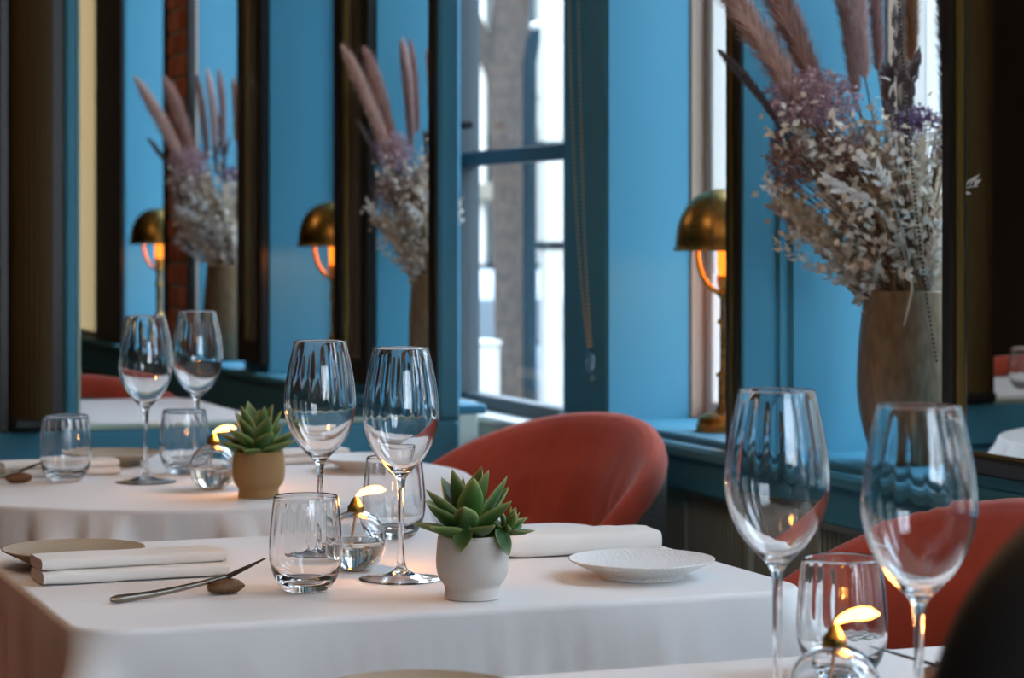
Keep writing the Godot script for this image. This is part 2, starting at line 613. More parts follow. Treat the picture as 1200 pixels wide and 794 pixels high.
func far_wall() -> void:
	var top := 2.55
	var w := struct("wall_beyond")
	slabs("dado", [[Vector3(1.62, 0, -8.7), Vector3(1.84, 0.743, -4.95)]], M.grey_panel, w)
	slabs("lintel", [[Vector3(FX, top, -8.7), Vector3(1.84, 2.9, -4.95)]], M.blue_paint, w)
	slabs("sill", [[Vector3(1.57, 0.743, -8.7), Vector3(1.80, SILL, -4.95)], [Vector3(1.57, 0.743, -4.95), Vector3(1.73, SILL, -4.60)]], M.blue_paint, w, 0.004)
	slabs("fascia", [[Vector3(1.582, 0.66, -8.7), Vector3(1.625, 0.743, -4.60)]], M.blue_paint, w)
	slabs("return_wall", [[Vector3(FX, 0.0, -5.2), Vector3(1.80, 2.9, -4.95)]], M.blue_paint, w)
	slabs("pier", [[Vector3(FX, SILL, -6.05), Vector3(1.84, top, -5.81)]], M.blue_paint, w)
	slabs("pier", [[Vector3(FX + 0.03, SILL, -6.92), Vector3(1.84, top, -6.66)]], M.blue_paint, w)
	slabs("pier", [[Vector3(FX, SILL, -7.9), Vector3(1.84, top, -7.5)]], M.blue_paint, w)
	slabs("dark_casing", [[Vector3(FX - 0.012, SILL, -7.9), Vector3(FX, top, -7.5)]], M.black_frame, w)
	slabs("solid_end", [[Vector3(1.62, 0, -12.1), Vector3(1.84, 2.9, -8.7)]], M.walnut_wall, w)
	slabs("outer_closing", [[Vector3(1.80, 0, -5.46), Vector3(1.84, 2.9, -5.2)]], M.blue_paint, w)
	var n := 21
	for b in [[-5.2, -5.81], [-6.05, -6.66], [-6.92, -7.5]]:
		window(n, b[0], b[1], SILL, top, FW, [M.white_frame, M.white_frame])
		n += 1
	# cream blind drawn down over the last window
	var bl := thing("roller_blind", "cream roller blind drawn over the last window in the far room", "blind", Vector3(1.62, SILL, -8.25))
	var s := MB.new()
	s.grid(12, 20, func(i: int, j: int) -> Vector3: return Vector3(0.004 * sin(i * 1.3), 0.02 + j * 0.085, -0.35 + i * 0.7 / 12.0))
	obj("sheet", s, M.cream, bl)
	slabs("bottom_rail", [[Vector3(-0.012, 0.0, -0.35), Vector3(0.012, 0.024, 0.35)]], M.white_frame, bl)
	slabs("roller", [[Vector3(-0.03, 1.72, -0.36), Vector3(0.03, 1.787, 0.36)]], M.white_frame, bl)
	# brick face of one pier, brick by brick
	var bp := struct("wall_brick_pier", Vector3(FX, SILL, -6.79))
	slabs("mortar_bed", [[Vector3(0.008, 0, -0.13), Vector3(0.03, 1.787, 0.13)]], M.mortar, bp, 0.0)
	var tones := [lin(212, 132, 104), lin(224, 148, 120), lin(196, 118, 92)]
	var full := []
	var halfb := []
	for t in tones:
		var b1 := MB.new()
		b1.tint = t
		b1.box(Vector3(0, 0, -0.0605), Vector3(0.022, 0.055, 0.0605), 0.003)
		full.append(b1.mesh())
		var b2 := MB.new()
		b2.tint = t
		b2.box(Vector3(0, 0, -0.028), Vector3(0.022, 0.055, 0.028), 0.003)
		halfb.append(b2.mesh())
	for r in 27:
		var y := 0.006 + r * 0.066
		if r % 2 == 0:
			for z in [-0.066, 0.066]:
				obj("brick", full[rng.randi() % 3], M.brick, bp, Vector3(rng.randf() * 0.003, y, z))
		else:
			obj("brick", full[rng.randi() % 3], M.brick, bp, Vector3(rng.randf() * 0.003, y, 0))
			for z in [-0.1, 0.1]:
				obj("brick", halfb[rng.randi() % 3], M.brick, bp, Vector3(rng.randf() * 0.003, y, z))
	slabs("dark_casing", [[Vector3(-0.004, 0, 0.131), Vector3(0.02, 1.787, 0.145)], [Vector3(-0.004, 0, -0.165), Vector3(0.02, 1.787, -0.131)]], M.black_frame, bp)
	pier_mirror("narrow dark-framed mirror on the pier between far lamp and slim bouquet", FX, -4.955, -5.2, 0.05)
	pier_mirror("narrow dark-framed mirror on the pier between far brass lamp and brick-pier bouquet", FX, -5.815, -6.05, 0.05)

func partition() -> void:
	var z := -4.45
	var d := 0.05
	var w := struct("wall_partition")
	var bottom := 0.745
	slabs("rail", [[Vector3(-7.2, 0.655, z - d), Vector3(1.617, bottom, z)]], M.blue_paint, w, 0.006)
	slabs("panelling", [[Vector3(-7.2, 0.0, z - d + 0.01), Vector3(1.617, 0.655, z - 0.01)]], M.blue_paint, w)
	slabs("header", [[Vector3(-7.2, 2.45, z - d), Vector3(1.617, 2.9, z)]], M.blue_paint, w)
	slabs("post", [[Vector3(1.574, bottom, z - d), Vector3(1.617, 2.45, z)]], M.blue_paint, w, 0.006)
	slabs("post", [[Vector3(0.843, bottom, z - d), Vector3(0.866, 2.45, z)]], M.blue_paint, w, 0.006)
	slabs("dark_casing", [[Vector3(1.566, bottom, z - d + 0.004), Vector3(1.574, 2.45, z - 0.004)], [Vector3(0.742, bottom, z - d), Vector3(0.843, 2.45, z - 0.004)], [Vector3(0.722, bottom, z - d), Vector3(0.742, 2.45, z - 0.002)]], M.black_frame, w)
	slabs("pale_bead", [[Vector3(0.866, bottom, z - d + 0.004), Vector3(0.872, 2.45, z - 0.002)], [Vector3(0.872, bottom, z - d + 0.004), Vector3(1.566, bottom + 0.008, z - 0.002)], [Vector3(-0.3, bottom, z - d + 0.004), Vector3(0.722, bottom + 0.008, z - 0.002)]], M.pale_edge, w, 0.001)
	slabs("solid_panel", [[Vector3(-7.2, bottom, z - d + 0.01), Vector3(-0.3, 2.45, z - 0.01)]], M.blue_paint, w)
	# brown upholstered column in front of the partition
	var c := thing("column_drape", "dark brown fabric drape gathered against the blue partition post", "drape", Vector3(0.780, 0.712, z + 0.004))
	var m := MB.new()
	m.grid(36, 30, func(i: int, j: int) -> Vector3:
		var a := PI * i / 36.0
		var r := 0.038 + 0.001 * sin(i * 1.7)
		return Vector3(-r * cos(a), 0.06 + j * 1.7 / 30.0, 0.035 * sin(a) + 0.0015 * sin(i * 2.1)), false, true)
	obj("cloth", m, M.brown_drape, c)
	slabs("hem", [[Vector3(-0.039, 0.04, 0.0), Vector3(0.039, 0.062, 0.036)]], M.black_frame, c, 0.01)

# ------------------------------------------------------------------ outdoors
func street() -> void:
	slabs("street_ground", [[Vector3(2.06, -0.7, -70), Vector3(40, -0.6, 20)], [Vector3(-20, -0.7, 2.4), Vector3(2.06, -0.6, 20)]], M.asphalt)
	slabs("street_pavement", [[Vector3(2.06, -0.6, -70), Vector3(5.2, -0.45, 20)]], M.kerb_stone)
	# buildings across the street
	var zs := [16.0, 4.0, -7.0, -17.0, -29.0, -42.0, -60.0]
	var names := ["white rendered house across the street with stone cornice", "cream house across the street with tall dark windows", "pale stone house across the street beyond the tree", "white house across the street with railed ground floor", "cream house far down the street past the tree", "last pale house at the far end of the street"]
	for k in 6:
		var b := thing("street_house", names[k], "house", Vector3(13.0, -0.6, (zs[k] + zs[k + 1]) / 2.0))
		var half: float = (zs[k] - zs[k + 1]) / 2.0 - 0.02
		slabs("wall", [[Vector3(0, 0, -half), Vector3(5, 6.4 + 0.3 * (k % 3), half)]], M.facade if k % 2 == 0 else M.facade_stone, b, 0.02)
		slabs("cornice", [[Vector3(-0.3, 6.2, -half), Vector3(0.0, 6.5, half)], [Vector3(-0.12, 3.05, -half), Vector3(0, 3.25, half)]], M.facade_stone, b, 0.03)
		var cnt := int(half * 2.0 / 2.4)
		for q in cnt:
			var zz := -half + (q + 0.5) * half * 2.0 / cnt
			for y in [0.9, 3.8]:
				var f := slabs("window", [[Vector3(-0.06, y - 0.1, zz - 0.6), Vector3(0, y, zz + 0.6)], [Vector3(-0.05, y + 1.7, zz - 0.6), Vector3(0, y + 1.8, zz + 0.6)], [Vector3(-0.05, y, zz - 0.6), Vector3(0, y + 1.7, zz - 0.5)], [Vector3(-0.05, y, zz + 0.5), Vector3(0, y + 1.7, zz + 0.6)]], M.facade, b)
				slabs("pane", [[Vector3(-0.02, y, zz - 0.5), Vector3(-0.005, y + 1.7, zz + 0.5)]], M.dark_glazing, f, 0.0)
	# a white gable end closing the street
	var ge := thing("street_house", "white gabled house closing the end of the street", "house", Vector3(9, -0.6, -33))
	slabs("wall", [[Vector3(-4, 0, -3), Vector3(3.4, 6.5, 0)]], M.white_render, ge, 0.02)
	slabs("cornice", [[Vector3(-4.1, 2.2, 0), Vector3(3.5, 2.45, 0.25)], [Vector3(-4.1, 4.2, 0), Vector3(3.5, 4.4, 0.2)]], M.facade_stone, ge, 0.02)
	for x in [-3.2, -1.2, 0.8, 2.6]:
		var f := slabs("window", [[Vector3(x - 0.5, 0.7, 0), Vector3(x + 0.5, 0.8, 0.08)], [Vector3(x - 0.5, 1.9, 0), Vector3(x + 0.5, 2.0, 0.06)]], M.facade_stone, ge)
		slabs("pane", [[Vector3(x - 0.4, 0.8, 0), Vector3(x + 0.4, 1.9, 0.02)]], M.dark_glazing, f, 0.0)
	# street tree
	var t := thing("street_tree", "bare grey-brown forked tree on the pavement outside the window", "tree", Vector3(5.05, -0.45, -13.05))
	var m := MB.new()
	m.tube([Vector3(0.06, 0, 0), Vector3(0.03, 0.6, 0), Vector3(0.0, 1.5, 0), Vector3(-0.01, 2.2, 0), Vector3(-0.02, 2.5, 0), Vector3(0.02, 3.1, 0), Vector3(0.05, 4.0, 0.1), Vector3(0.2, 5.6, 0.2)], [0.16, 0.115, 0.1, 0.1, 0.13, 0.095, 0.085, 0.04], 14)
	obj("trunk", m, M.bark, t)
	m = MB.new()
	m.tube([Vector3(-0.02, 2.25, 0), Vector3(-0.1, 2.5, 0), Vector3(-0.22, 2.78, 0), Vector3(-0.36, 3.02, 0.02), Vector3(-0.7, 3.6, 0.05), Vector3(-1.2, 4.8, 0.1)], [0.06, 0.055, 0.05, 0.045, 0.04, 0.02], 10)
	obj("branch", m, M.bark, t)
	m = MB.new()
	m.tube([Vector3(0.03, 3.3, 0), Vector3(0.5, 4.0, 0.2), Vector3(0.9, 5.2, 0.3)], [0.05, 0.04, 0.015], 8)
	obj("branch", m, M.bark, t)
	# dark street post with rounded hood
	var p := thing("street_post", "black iron street post with a rounded pale hood beside the tree", "post", Vector3(3.86, -0.45, -9.74))
	m = MB.new()
	m.tube([Vector3(0, 0, 0), Vector3(0, 0.4, 0), Vector3(0, 2.3, 0), Vector3(0.012, 2.4, 0.005), Vector3(0.045, 2.45, 0.02), Vector3(0.085, 2.43, 0.03)], [0.045, 0.032, 0.032, 0.032, 0.03, 0.024], 12)
	obj("shaft", m, M.iron, p)
	m = MB.new()
	m.ball(Vector3(0.05, 2.46, 0.02), Vector3(0.06, 0.025, 0.03))
	obj("hood", m, M.white_frame, p)
	var q := thing("door_post", "pale painted shopfront post between black street post and window frame", "post", Vector3(3.65, -0.45, -9.0))
	slabs("shaft", [[Vector3(-0.03, 0, -0.03), Vector3(0.05, 3.6, 0.03)]], M.white_frame, q, 0.01)
	for y in [0.75, 1.5, 1.9]:
		slabs("band", [[Vector3(-0.04, y, -0.04), Vector3(0.06, y + 0.03, 0.04)]], M.iron, q, 0.005)
	# white cabinet
	var cab := thing("utility_cabinet", "small white utility cabinet standing on the pavement by the window", "cabinet", Vector3(3.36, -0.45, -9.0))
	slabs("body", [[Vector3(-0.06, 0.04, -0.08), Vector3(0.05, 1.12, 0.08)]], M.white_frame, cab, 0.01)
	slabs("plinth", [[Vector3(-0.055, 0, -0.075), Vector3(0.045, 0.04, 0.075)]], M.kerb_stone, cab)
	slabs("lid", [[Vector3(-0.065, 1.12, -0.085), Vector3(0.055, 1.14, 0.085)]], M.white_frame, cab)
	# railing
	var r := thing("iron_railing", "black iron railing of thin upright bars in front of white houses", "railing", Vector3(9.2, -0.6, -24.0))
	slabs("top_rail", [[Vector3(-3.5, 1.35, -0.03), Vector3(1.0, 1.4, 0.03)]], M.iron, r)
	slabs("bottom_rail", [[Vector3(-3.5, 0.15, -0.03), Vector3(1.0, 0.2, 0.03)]], M.iron, r)
	m = MB.new()
	m.box(Vector3(-0.012, 0, -0.012), Vector3(0.012, 1.5, 0.012), 0.002)
	var bm := m.mesh()
	for k in 30:
		obj("bar", bm, M.iron, r, Vector3(-3.45 + k * 0.15, 0, 0))
	for s in [-3.5, -1.0, 1.0]:
		slabs("stone_pier", [[Vector3(s - 0.2, 0, -0.2), Vector3(s + 0.2, 1.0, 0.2)]], M.facade, r, 0.01)
	car(Vector3(6.05, -0.6, -16.6), "silver hatchback parked at the kerb beyond the tree")

func car(at: Vector3, label: String) -> void:
	var c := thing("parked_car", label, "car", at, 0.0)
	# side outline (z along the car, y up), swept across its width
	var low := [[-2.0, 0.25], [-2.02, 0.6], [-1.9, 0.86], [-1.2, 0.95], [-0.5, 1.38], [0.5, 1.45], [1.3, 1.3], [1.85, 0.95], [1.98, 0.6], [1.95, 0.25]]
	var prof := spline(v2(low), 5)
	var m := MB.new()
	var n := prof.size()
	var rows := [[-0.80, 0.94], [-0.82, 1.0], [-0.74, 1.02], [0.74, 1.02], [0.82, 1.0], [0.80, 0.94]]
	m.grid(5, n - 1, func(i: int, j: int) -> Vector3:
		var y := prof[j].y
		var tuck := clampf((y - 0.9) / 0.5, 0.0, 1.0) * 0.16
		return Vector3(rows[i][0] * (1.0 - tuck), 0.25 + (y - 0.25) * rows[i][1] / 1.02, prof[j].x * (0.97 if i in [0, 5] else 1.0)))
	for s in [0, 5]:
		var ring := []
		for j in n:
			var y := prof[j].y
			var tuck := clampf((y - 0.9) / 0.5, 0.0, 1.0) * 0.16
			ring.append(Vector3(rows[s][0] * (1.0 - tuck), 0.25 + (y - 0.25) * rows[s][1] / 1.02, prof[j].x * 0.97))
		m.fan(ring, Vector3(rows[s][0], 0, 0))
	obj("body", m, M.car_paint, c)
	for s in [-1.0, 1.0]:
		for z in [-1.25, 1.2]:
			m = MB.new()
			m.tube([Vector3(s * 0.62, 0.31, z), Vector3(s * 0.70, 0.31, z), Vector3(s * 0.83, 0.31, z), Vector3(s * 0.845, 0.31, z)], [0.29, 0.31, 0.31, 0.26], 20)
			var wh := obj("wheel", m, M.tyre, c)
			m = MB.new()
			m.tube([Vector3(s * 0.84, 0.31, z), Vector3(s * 0.852, 0.31, z)], [0.19, 0.16], 16)
			obj("hubcap", m, M.steel, wh)
		for g in [[-0.85, -0.05], [0.05, 0.95]]:
			m = MB.new()
			m.flat([Vector3(s * 0.795, 0.98, g[0]), Vector3(s * 0.795, 0.98, g[1]), Vector3(s * 0.725, 1.28, g[1] - 0.08), Vector3(s * 0.725, 1.28, g[0] + 0.3)], Vector3.ZERO)
			obj("side_window", m, M.dark_glazing, c)
	for e in [[1.42, 1.27, 1.80, 1.0], [-0.62, 1.33, -1.15, 1.0]]:
		m = MB.new()
		var off := 0.02 * signf(e[0])
		m.flat([Vector3(-0.6, e[1], e[0] + off), Vector3(0.6, e[1], e[0] + off), Vector3(0.7, e[3], e[2] + off), Vector3(-0.7, e[3], e[2] + off)], Vector3.ZERO)
		obj("windscreen", m, M.dark_glazing, c)
	for s in [-0.6, 0.6]:
		m = MB.new()
		m.ball(Vector3(s, 0.75, 1.93), Vector3(0.14, 0.08, 0.05))
		obj("tail_lamp", m, M.terracotta, c)

# ------------------------------------------------------------------ tables and cloths
func pedestal_table(label: String, at: Vector3, half: Vector2, round_top: bool) -> void:
	var t := thing("dining_table", label, "table", at)
	var m := MB.new()
	if round_top:
		m.lathe(spline(v2([[0, 0.716], [half.x - 0.01, 0.716], [half.x - 0.004, 0.72], [half.x - 0.004, 0.744], [half.x - 0.01, 0.7475], [0, 0.7475]]), 1), 48)
	else:
		m.box(Vector3(-half.x + 0.022, 0.716, -half.y + 0.022), Vector3(half.x - 0.022, 0.747, half.y - 0.022), 0.004)
	obj("tabletop", m, M.dark_wood, t)
	m = MB.new()
	m.lathe(PackedVector2Array([Vector2(0, 0.02), Vector2(0.035, 0.02), Vector2(0.03, 0.06), Vector2(0.03, 0.70), Vector2(0.10, 0.716), Vector2(0, 0.716)]), 20)
	obj("pedestal", m, M.iron, t)
	m = MB.new()
	m.lathe(PackedVector2Array([Vector2(0, 0), Vector2(0.2, 0), Vector2(0.205, 0.008), Vector2(0.05, 0.022), Vector2(0, 0.022)]), 28)
	obj("base", m, M.iron, t)

func cloth_at(half: Vector2, corner: float, a: float) -> Array:
	# a point and the outward direction on a rounded rectangle, by angle
	var d := Vector2(cos(a), sin(a))
	var inner := half - Vector2(corner, corner)
	# march along the ray to the rounded outline
	var lo := 0.0
	var hi := half.length() + 0.1
	for k in 26:
		var mid := (lo + hi) / 2.0
		var q := (d * mid).abs() - inner
		var dist := Vector2(maxf(q.x, 0), maxf(q.y, 0)).length() + minf(maxf(q.x, q.y), 0.0) - corner
		if dist > 0:
			hi = mid
		else:
			lo = mid
	var p := d * lo
	var q2 := p.abs() - inner
	var nrm := Vector2(maxf(q2.x, 0) * signf(p.x), maxf(q2.y, 0) * signf(p.y))
	if nrm.length() < 1e-5:
		nrm = Vector2(signf(p.x), 0) if q2.x > q2.y else Vector2(0, signf(p.y))
	return [p, nrm.normalized()]

func tablecloth(label: String, at: Vector3, half: Vector2, corner: float, drop: float, folds: int, depth: float, corner_folds: float, sd: int) -> void:
	var seg := 288
	var base := []
	for i in seg:
		base.append(cloth_at(half, corner, TAU * i / seg))
	var n := FastNoiseLite.new()
	n.seed = sd
	n.frequency = 1.0
	var inner := half - Vector2(corner, corner)
	var m := MB.new()
	# rows: the flat top, a soft edge, then the hanging part
	m.grid(seg, 34, func(i: int, j: int) -> Vector3:
		var p: Vector2 = base[i][0]
		var o: Vector2 = base[i][1]
		var r := 0.007
		if j <= 8:
			var k := j / 8.0
			var q := p * k - o * r * k
			return Vector3(q.x, TABLE + n.get_noise_2d(q.x * 5.0, q.y * 5.0) * 0.0004, q.y)
		if j <= 12:
			var a := (j - 8) / 4.0 * PI / 2.0
			var q := p - o * r + o * r * sin(a)
			return Vector3(q.x, TABLE - r + r * cos(a), q.y)
		var h := (j - 12) / 22.0 * drop
		var ang := TAU * i / seg
		var near_corner := clampf((Vector2(maxf(absf(p.x) - inner.x, 0), maxf(absf(p.y) - inner.y, 0)).normalized().abs().x), 0, 1)
		near_corner = 4.0 * near_corner * near_corner * (1.0 - near_corner * near_corner) if corner_folds > 0.0 else 1.0
		var grow := smoothstep(-0.01, 0.07 if corner_folds == 0.0 else 0.10, h)
		var wob := n.get_noise_1d(ang * 6.0) * 1.2
		var wave := 0.5 + 0.5 * cos(folds * ang + wob * 2.2)
		var lift := grow * (depth * wave * (1.0 if corner_folds == 0.0 else 0.25) + corner_folds * near_corner) + 0.02 * h + grow * 0.006 * n.get_noise_2d(ang * 12.0, h * 3.0)
		var q := p + o * (0.001 + lift)
		return Vector3(q.x, TABLE - r - h, q.y), true, true)
	tag(obj("tablecloth", m, M.linen, null, at), label, "tablecloth", "white linen tablecloths")

func tables() -> void:
	pedestal_table("square pedestal table under the white cloth with the white-potted succulent", Vector3(0.795, 0, -2.475), Vector2(0.375, 0.31), false)
	tablecloth("white linen tablecloth on square table below the white-potted succulent", Vector3(0.795, 0, -2.475), Vector2(0.375, 0.31), 0.05, 0.34, 14, 0.016, 0.055, 3)
	pedestal_table("round pedestal table under the white cloth with the tan-potted succulent", Vector3(0.845, 0, -3.48), Vector2(0.415, 0.415), true)
	tablecloth("white linen tablecloth hanging in deep folds from the round table", Vector3(0.845, 0, -3.48), Vector2(0.415, 0.415), 0.4149, 0.36, 12, 0.05, 0.0, 5)
	pedestal_table("table with lit oil lamp in front of the black leather chair", Vector3(0.69, 0, -1.585), Vector2(0.48, 0.245), false)
	tablecloth("white linen tablecloth on the table beside the black leather chair", Vector3(0.69, 0, -1.585), Vector2(0.48, 0.245), 0.05, 0.34, 14, 0.012, 0.03, 8)
	pedestal_table("long table in the far room just beyond the partition rail", Vector3(0.64, 0, -4.90), Vector2(0.62, 0.32), false)
	tablecloth("white linen tablecloth in the far room beyond the partition rail", Vector3(0.64, 0, -4.90), Vector2(0.62, 0.32), 0.05, 0.34, 14, 0.012, 0.03, 9)

# ------------------------------------------------------------------ chairs
func chair_path(u: float, d: float) -> Vector3:
	var a := 0.27
	var k := absf(u)
	if k <= 0.72:
		var f := u / 0.72 * PI / 2.0
		return Vector3((a - d) * cos(f), 0, (a - d) * sin(f))
	return Vector3(-(k - 0.72) / 0.28 * 0.14, 0, signf(u) * (a - d - 0.012 * (k - 0.72) / 0.28))

func chair_top(u: float) -> float:
	return 0.80 - 0.255 * pow(absf(u), 2.1)

func make_chair(label: String) -> Node3D:
	var t := thing("tub_chair", label, "chair", Vector3.ZERO, 0.0)
	var nu := 72
	var n := FastNoiseLite.new()
	n.frequency = 1.0
	n.seed = 3
	var inner := [[0.15, -1.0], [0.126, 0.50], [0.094, 0.62], [0.072, -0.06], [0.062, -0.038], [0.05, -0.018], [0.037, -0.005], [0.024, 0.0], [0.011, -0.005], [0.002, -0.018], [-0.002, -0.035], [0.0, -0.048]]
	var sec := func(u: float, s: Array) -> Vector3:
		var top: float = chair_top(u)
		var y: float
		if s[1] == -1.0:
			y = 0.40
		elif s[1] > 0.2:
			y = 0.40 + (top - 0.48) * (s[1] - 0.36) / 0.28
		else:
			y = top + s[1]
		var thin := 1.0 - 0.55 * smoothstep(0.25, 0.95, absf(u))
		var p: Vector3 = chair_path(u, s[0] * thin)
		p.y = y
		return p
	var fine := []
	for k in inner.size() - 1:
		for q in 3:
			fine.append([lerpf(inner[k][0], inner[k + 1][0], q / 3.0), k, q / 3.0])
	var m := MB.new()
	var rows: int = (inner.size() - 1) * 3
	m.grid(nu, rows, func(i: int, j: int) -> Vector3:
		var u := -1.0 + 2.0 * i / nu
		var k := mini(j / 3, inner.size() - 2)
		var f := (j - k * 3) / 3.0
		var p: Vector3 = sec.call(u, inner[k]).lerp(sec.call(u, inner[k + 1]), f)
		if j > 0 and j < 9:
			var crease := 0.005 * n.get_noise_2d(u * 30.0, p.y * 2.5)
			p += Vector3(p.x, 0, p.z).normalized() * crease
		return p)
	for e in [-1.0, 1.0]:
		var ring := []
		for s in inner:
			ring.append(sec.call(e, s))
		var low: Vector3 = chair_path(e, 0.03)
		low.y = 0.36
		ring.append(low)
		m.fan(ring, Vector3(-1, 0, 0))
	obj("inner_back", m, M.velvet, t)
	var outer := [[0.0, -0.042], [-0.001, -0.06], [-0.002, -0.12], [0.006, 0.5], [0.024, 0.35]]
	m = MB.new()
	m.grid(nu, 4, func(i: int, j: int) -> Vector3:
		var u := -1.0 + 2.0 * i / nu
		var p: Vector3 = chair_path(u, outer[j][0])
		var top: float = chair_top(u) - 0.048
		p.y = lerpf(top, 0.33, j / 4.0)
		return p)
	obj("outer_shell", m, M.tweed, t).set_meta("label", "grey tweed outer shell")
	m = MB.new()
	m.grid(48, 8, func(i: int, j: int) -> Vector3:
		var a := TAU * i / 48.0
		var prof := [[0.0, 0.35], [0.9, 0.35], [0.99, 0.37], [1.0, 0.40], [0.99, 0.43], [0.95, 0.45], [0.85, 0.458], [0.5, 0.462], [0.0, 0.464]]
		var c := signf(cos(a)) * pow(absf(cos(a)), 0.6)
		var s := signf(sin(a)) * pow(absf(sin(a)), 0.6)
		return Vector3(-0.02 + 0.15 * c * prof[j][0], prof[j][1], 0.125 * s * prof[j][0]), true)
	obj("seat", m, M.velvet, t)
	m = MB.new()
	m.grid(40, 2, func(i: int, j: int) -> Vector3:
		var a := TAU * i / 40.0
		return Vector3(0.02 + 0.2 * cos(a), 0.30 + 0.03 * j, 0.2 * sin(a)), true)
	obj("seat_base", m, M.dark_wood, t)
	for s in [[-0.09, -0.13], [-0.09, 0.13], [0.14, -0.12], [0.14, 0.12]]:
		m = MB.new()
		m.tube([Vector3(s[0] * 1.25, 0, s[1] * 1.2), Vector3(s[0], 0.31, s[1])], [0.011, 0.019], 12)
		obj("leg", m, M.dark_wood, t)
	return t

func chairs() -> void:
	var c := make_chair("terracotta velvet tub chair with grey tweed shell beside the round table")
	c.position = Vector3(1.44, 0, -3.75)
	c.rotation.y = 0.38
	c.set_meta("group", "terracotta tub chairs")
	copy(c, Vector3(1.36, 0, -2.36), 0.08, "terracotta velvet tub chair beside the square table, in front of the sill", "terracotta tub chairs")
	copy(c, Vector3(0.10, 0, -2.47), PI, "terracotta velvet tub chair opposite, facing the square table's speckled plate", "terracotta tub chairs")
	copy(c, Vector3(0.16, 0, -3.52), PI, "terracotta velvet tub chair facing the round table's pebble rest", "terracotta tub chairs")
	copy(c, Vector3(1.10, 0, -5.55), -PI / 2 - 0.35, "terracotta velvet tub chair in the far room beside the blue post", "terracotta tub chairs")
	copy(c, Vector3(0.02, 0, -5.58), -PI / 2 + 0.1, "terracotta velvet tub chair in the far room behind the brown drape", "terracotta tub chairs")
	# patterned cushion on the nearer chair
	var m := MB.new()
	var nn := 30
	for i in nn:
		for j in nn:
			var dark: bool = (i + absi((j * 2) % 8 - 4)) % 6 < 3
			m.tint = lin(30, 30, 32) if dark else lin(205, 205, 200)
			var ids := []
			for q in [[0, 0], [1, 0], [1, 1], [0, 1]]:
				var u: float = (i + q[0]) / float(nn) * 2.0 - 1.0
				var v: float = (j + q[1]) / float(nn) * 2.0 - 1.0
				var hgt := 0.028 * pow(maxf(0.0, (1.0 - pow(absf(u), 4.0)) * (1.0 - pow(absf(v), 4.0))), 0.6)
				ids.append(m.pt(Vector3(u * 0.085, 0.02 + hgt, v * 0.085)))
			m.tri(ids[0], ids[2], ids[1])
			m.tri(ids[0], ids[3], ids[2])
	var cu := thing("seat_cushion", "small black and white zigzag cushion lying on the terracotta chair", "cushion", Vector3(1.315, 0.60, -2.345), 0.08)
	obj("patterned_cover", m, M.zigzag, cu)
	m = MB.new()
	m.grid(4, 1, func(i: int, j: int) -> Vector3:
		var a := TAU * (i + 0.5) / 4.0
		return Vector3(0.12 * cos(a), -0.135 + j * 0.155, 0.12 * sin(a)), true)
	obj("cushion_side", m, M.tweed, cu)
	# black leather chair, its back towards us
	var right := Vector3(cos(YAW), 0, sin(YAW))
	var fwd := Vector3(sin(YAW), 0, -cos(YAW))
	var b := thing("leather_chair", "black leather chair with rounded high back at the table edge", "chair", right * 0.462 + fwd * 1.12, -YAW)
	m = MB.new()
	m.grid(64, 10, func(i: int, j: int) -> Vector3:
		var a := TAU * i / 64.0
		var k := j / 10.0
		var bulge := sin(PI * k)
		var c2 := signf(cos(a)) * pow(absf(cos(a)), 0.5)
		var s2 := signf(sin(a)) * pow(absf(sin(a)), 0.6)
		var sc := 0.0 if j in [0, 10] else pow(bulge, 0.22)
		return Vector3(0.28 * c2 * sc, 0.75 + 0.262 * s2 * sc, 0.05 - 0.1 * k), true, true)
	obj("backrest", m, M.black_leather, b)
	m = MB.new()
	m.box(Vector3(-0.24, 0.40, -0.30), Vector3(0.24, 0.47, 0.0), 0.03)
	obj("seat", m, M.black_leather, b)
	for s in [[-0.2, -0.27], [0.2, -0.27], [-0.2, 0.0], [0.2, 0.0]]:
		m = MB.new()
		m.tube([Vector3(s[0], 0, s[1]), Vector3(s[0], 0.41, s[1])], [0.012, 0.018], 10)
		obj("leg", m, M.dark_wood, b)
	for s in [-0.2, 0.2]:
		m = MB.new()
		m.tube([Vector3(s, 0.41, 0.0), Vector3(s, 0.6, 0.005)], [0.016, 0.014], 10)
		obj("back_post", m, M.dark_wood, b)

# ------------------------------------------------------------------ things on the tables
func wine_glass_mesh() -> ArrayMesh:
	var prof := spline(v2([[0, 0.0062], [0.008, 0.0056], [0.020, 0.0030], [0.038, 0.0004], [0.0420, 0.0], [0.0437, 0.0008], [0.041, 0.0017], [0.022, 0.0046], [0.010, 0.0084], [0.0050, 0.015], [0.0036, 0.03], [0.0033, 0.07], [0.0040, 0.098], [0.0068, 0.1075], [0.0140, 0.1150], [0.0255, 0.1275], [0.0345, 0.1445], [0.0390, 0.163], [0.0394, 0.176], [0.0377, 0.195], [0.0343, 0.214], [0.0297, 0.234], [0.0284, 0.2398]]), 3)
	var amp := PackedFloat32Array()
	for p in prof:
		amp.append(0.0)
	var ins := spline(v2([[0.0278, 0.2400], [0.0272, 0.2396], [0.0286, 0.234], [0.0332, 0.214], [0.0366, 0.195], [0.0383, 0.176], [0.0379, 0.163], [0.0334, 0.1455], [0.0245, 0.1292], [0.0130, 0.1175], [0.005, 0.1140], [0.0, 0.1135]]), 3)
	for p in ins:
		prof.append(p)
		amp.append(0.0034 * smoothstep(0.150, 0.215, p.y) * (1.0 - smoothstep(0.215, 0.238, p.y)))
	var m := MB.new()
	m.lathe(prof, 120, Vector3.ZERO, false, 20, amp)
	return m.mesh()

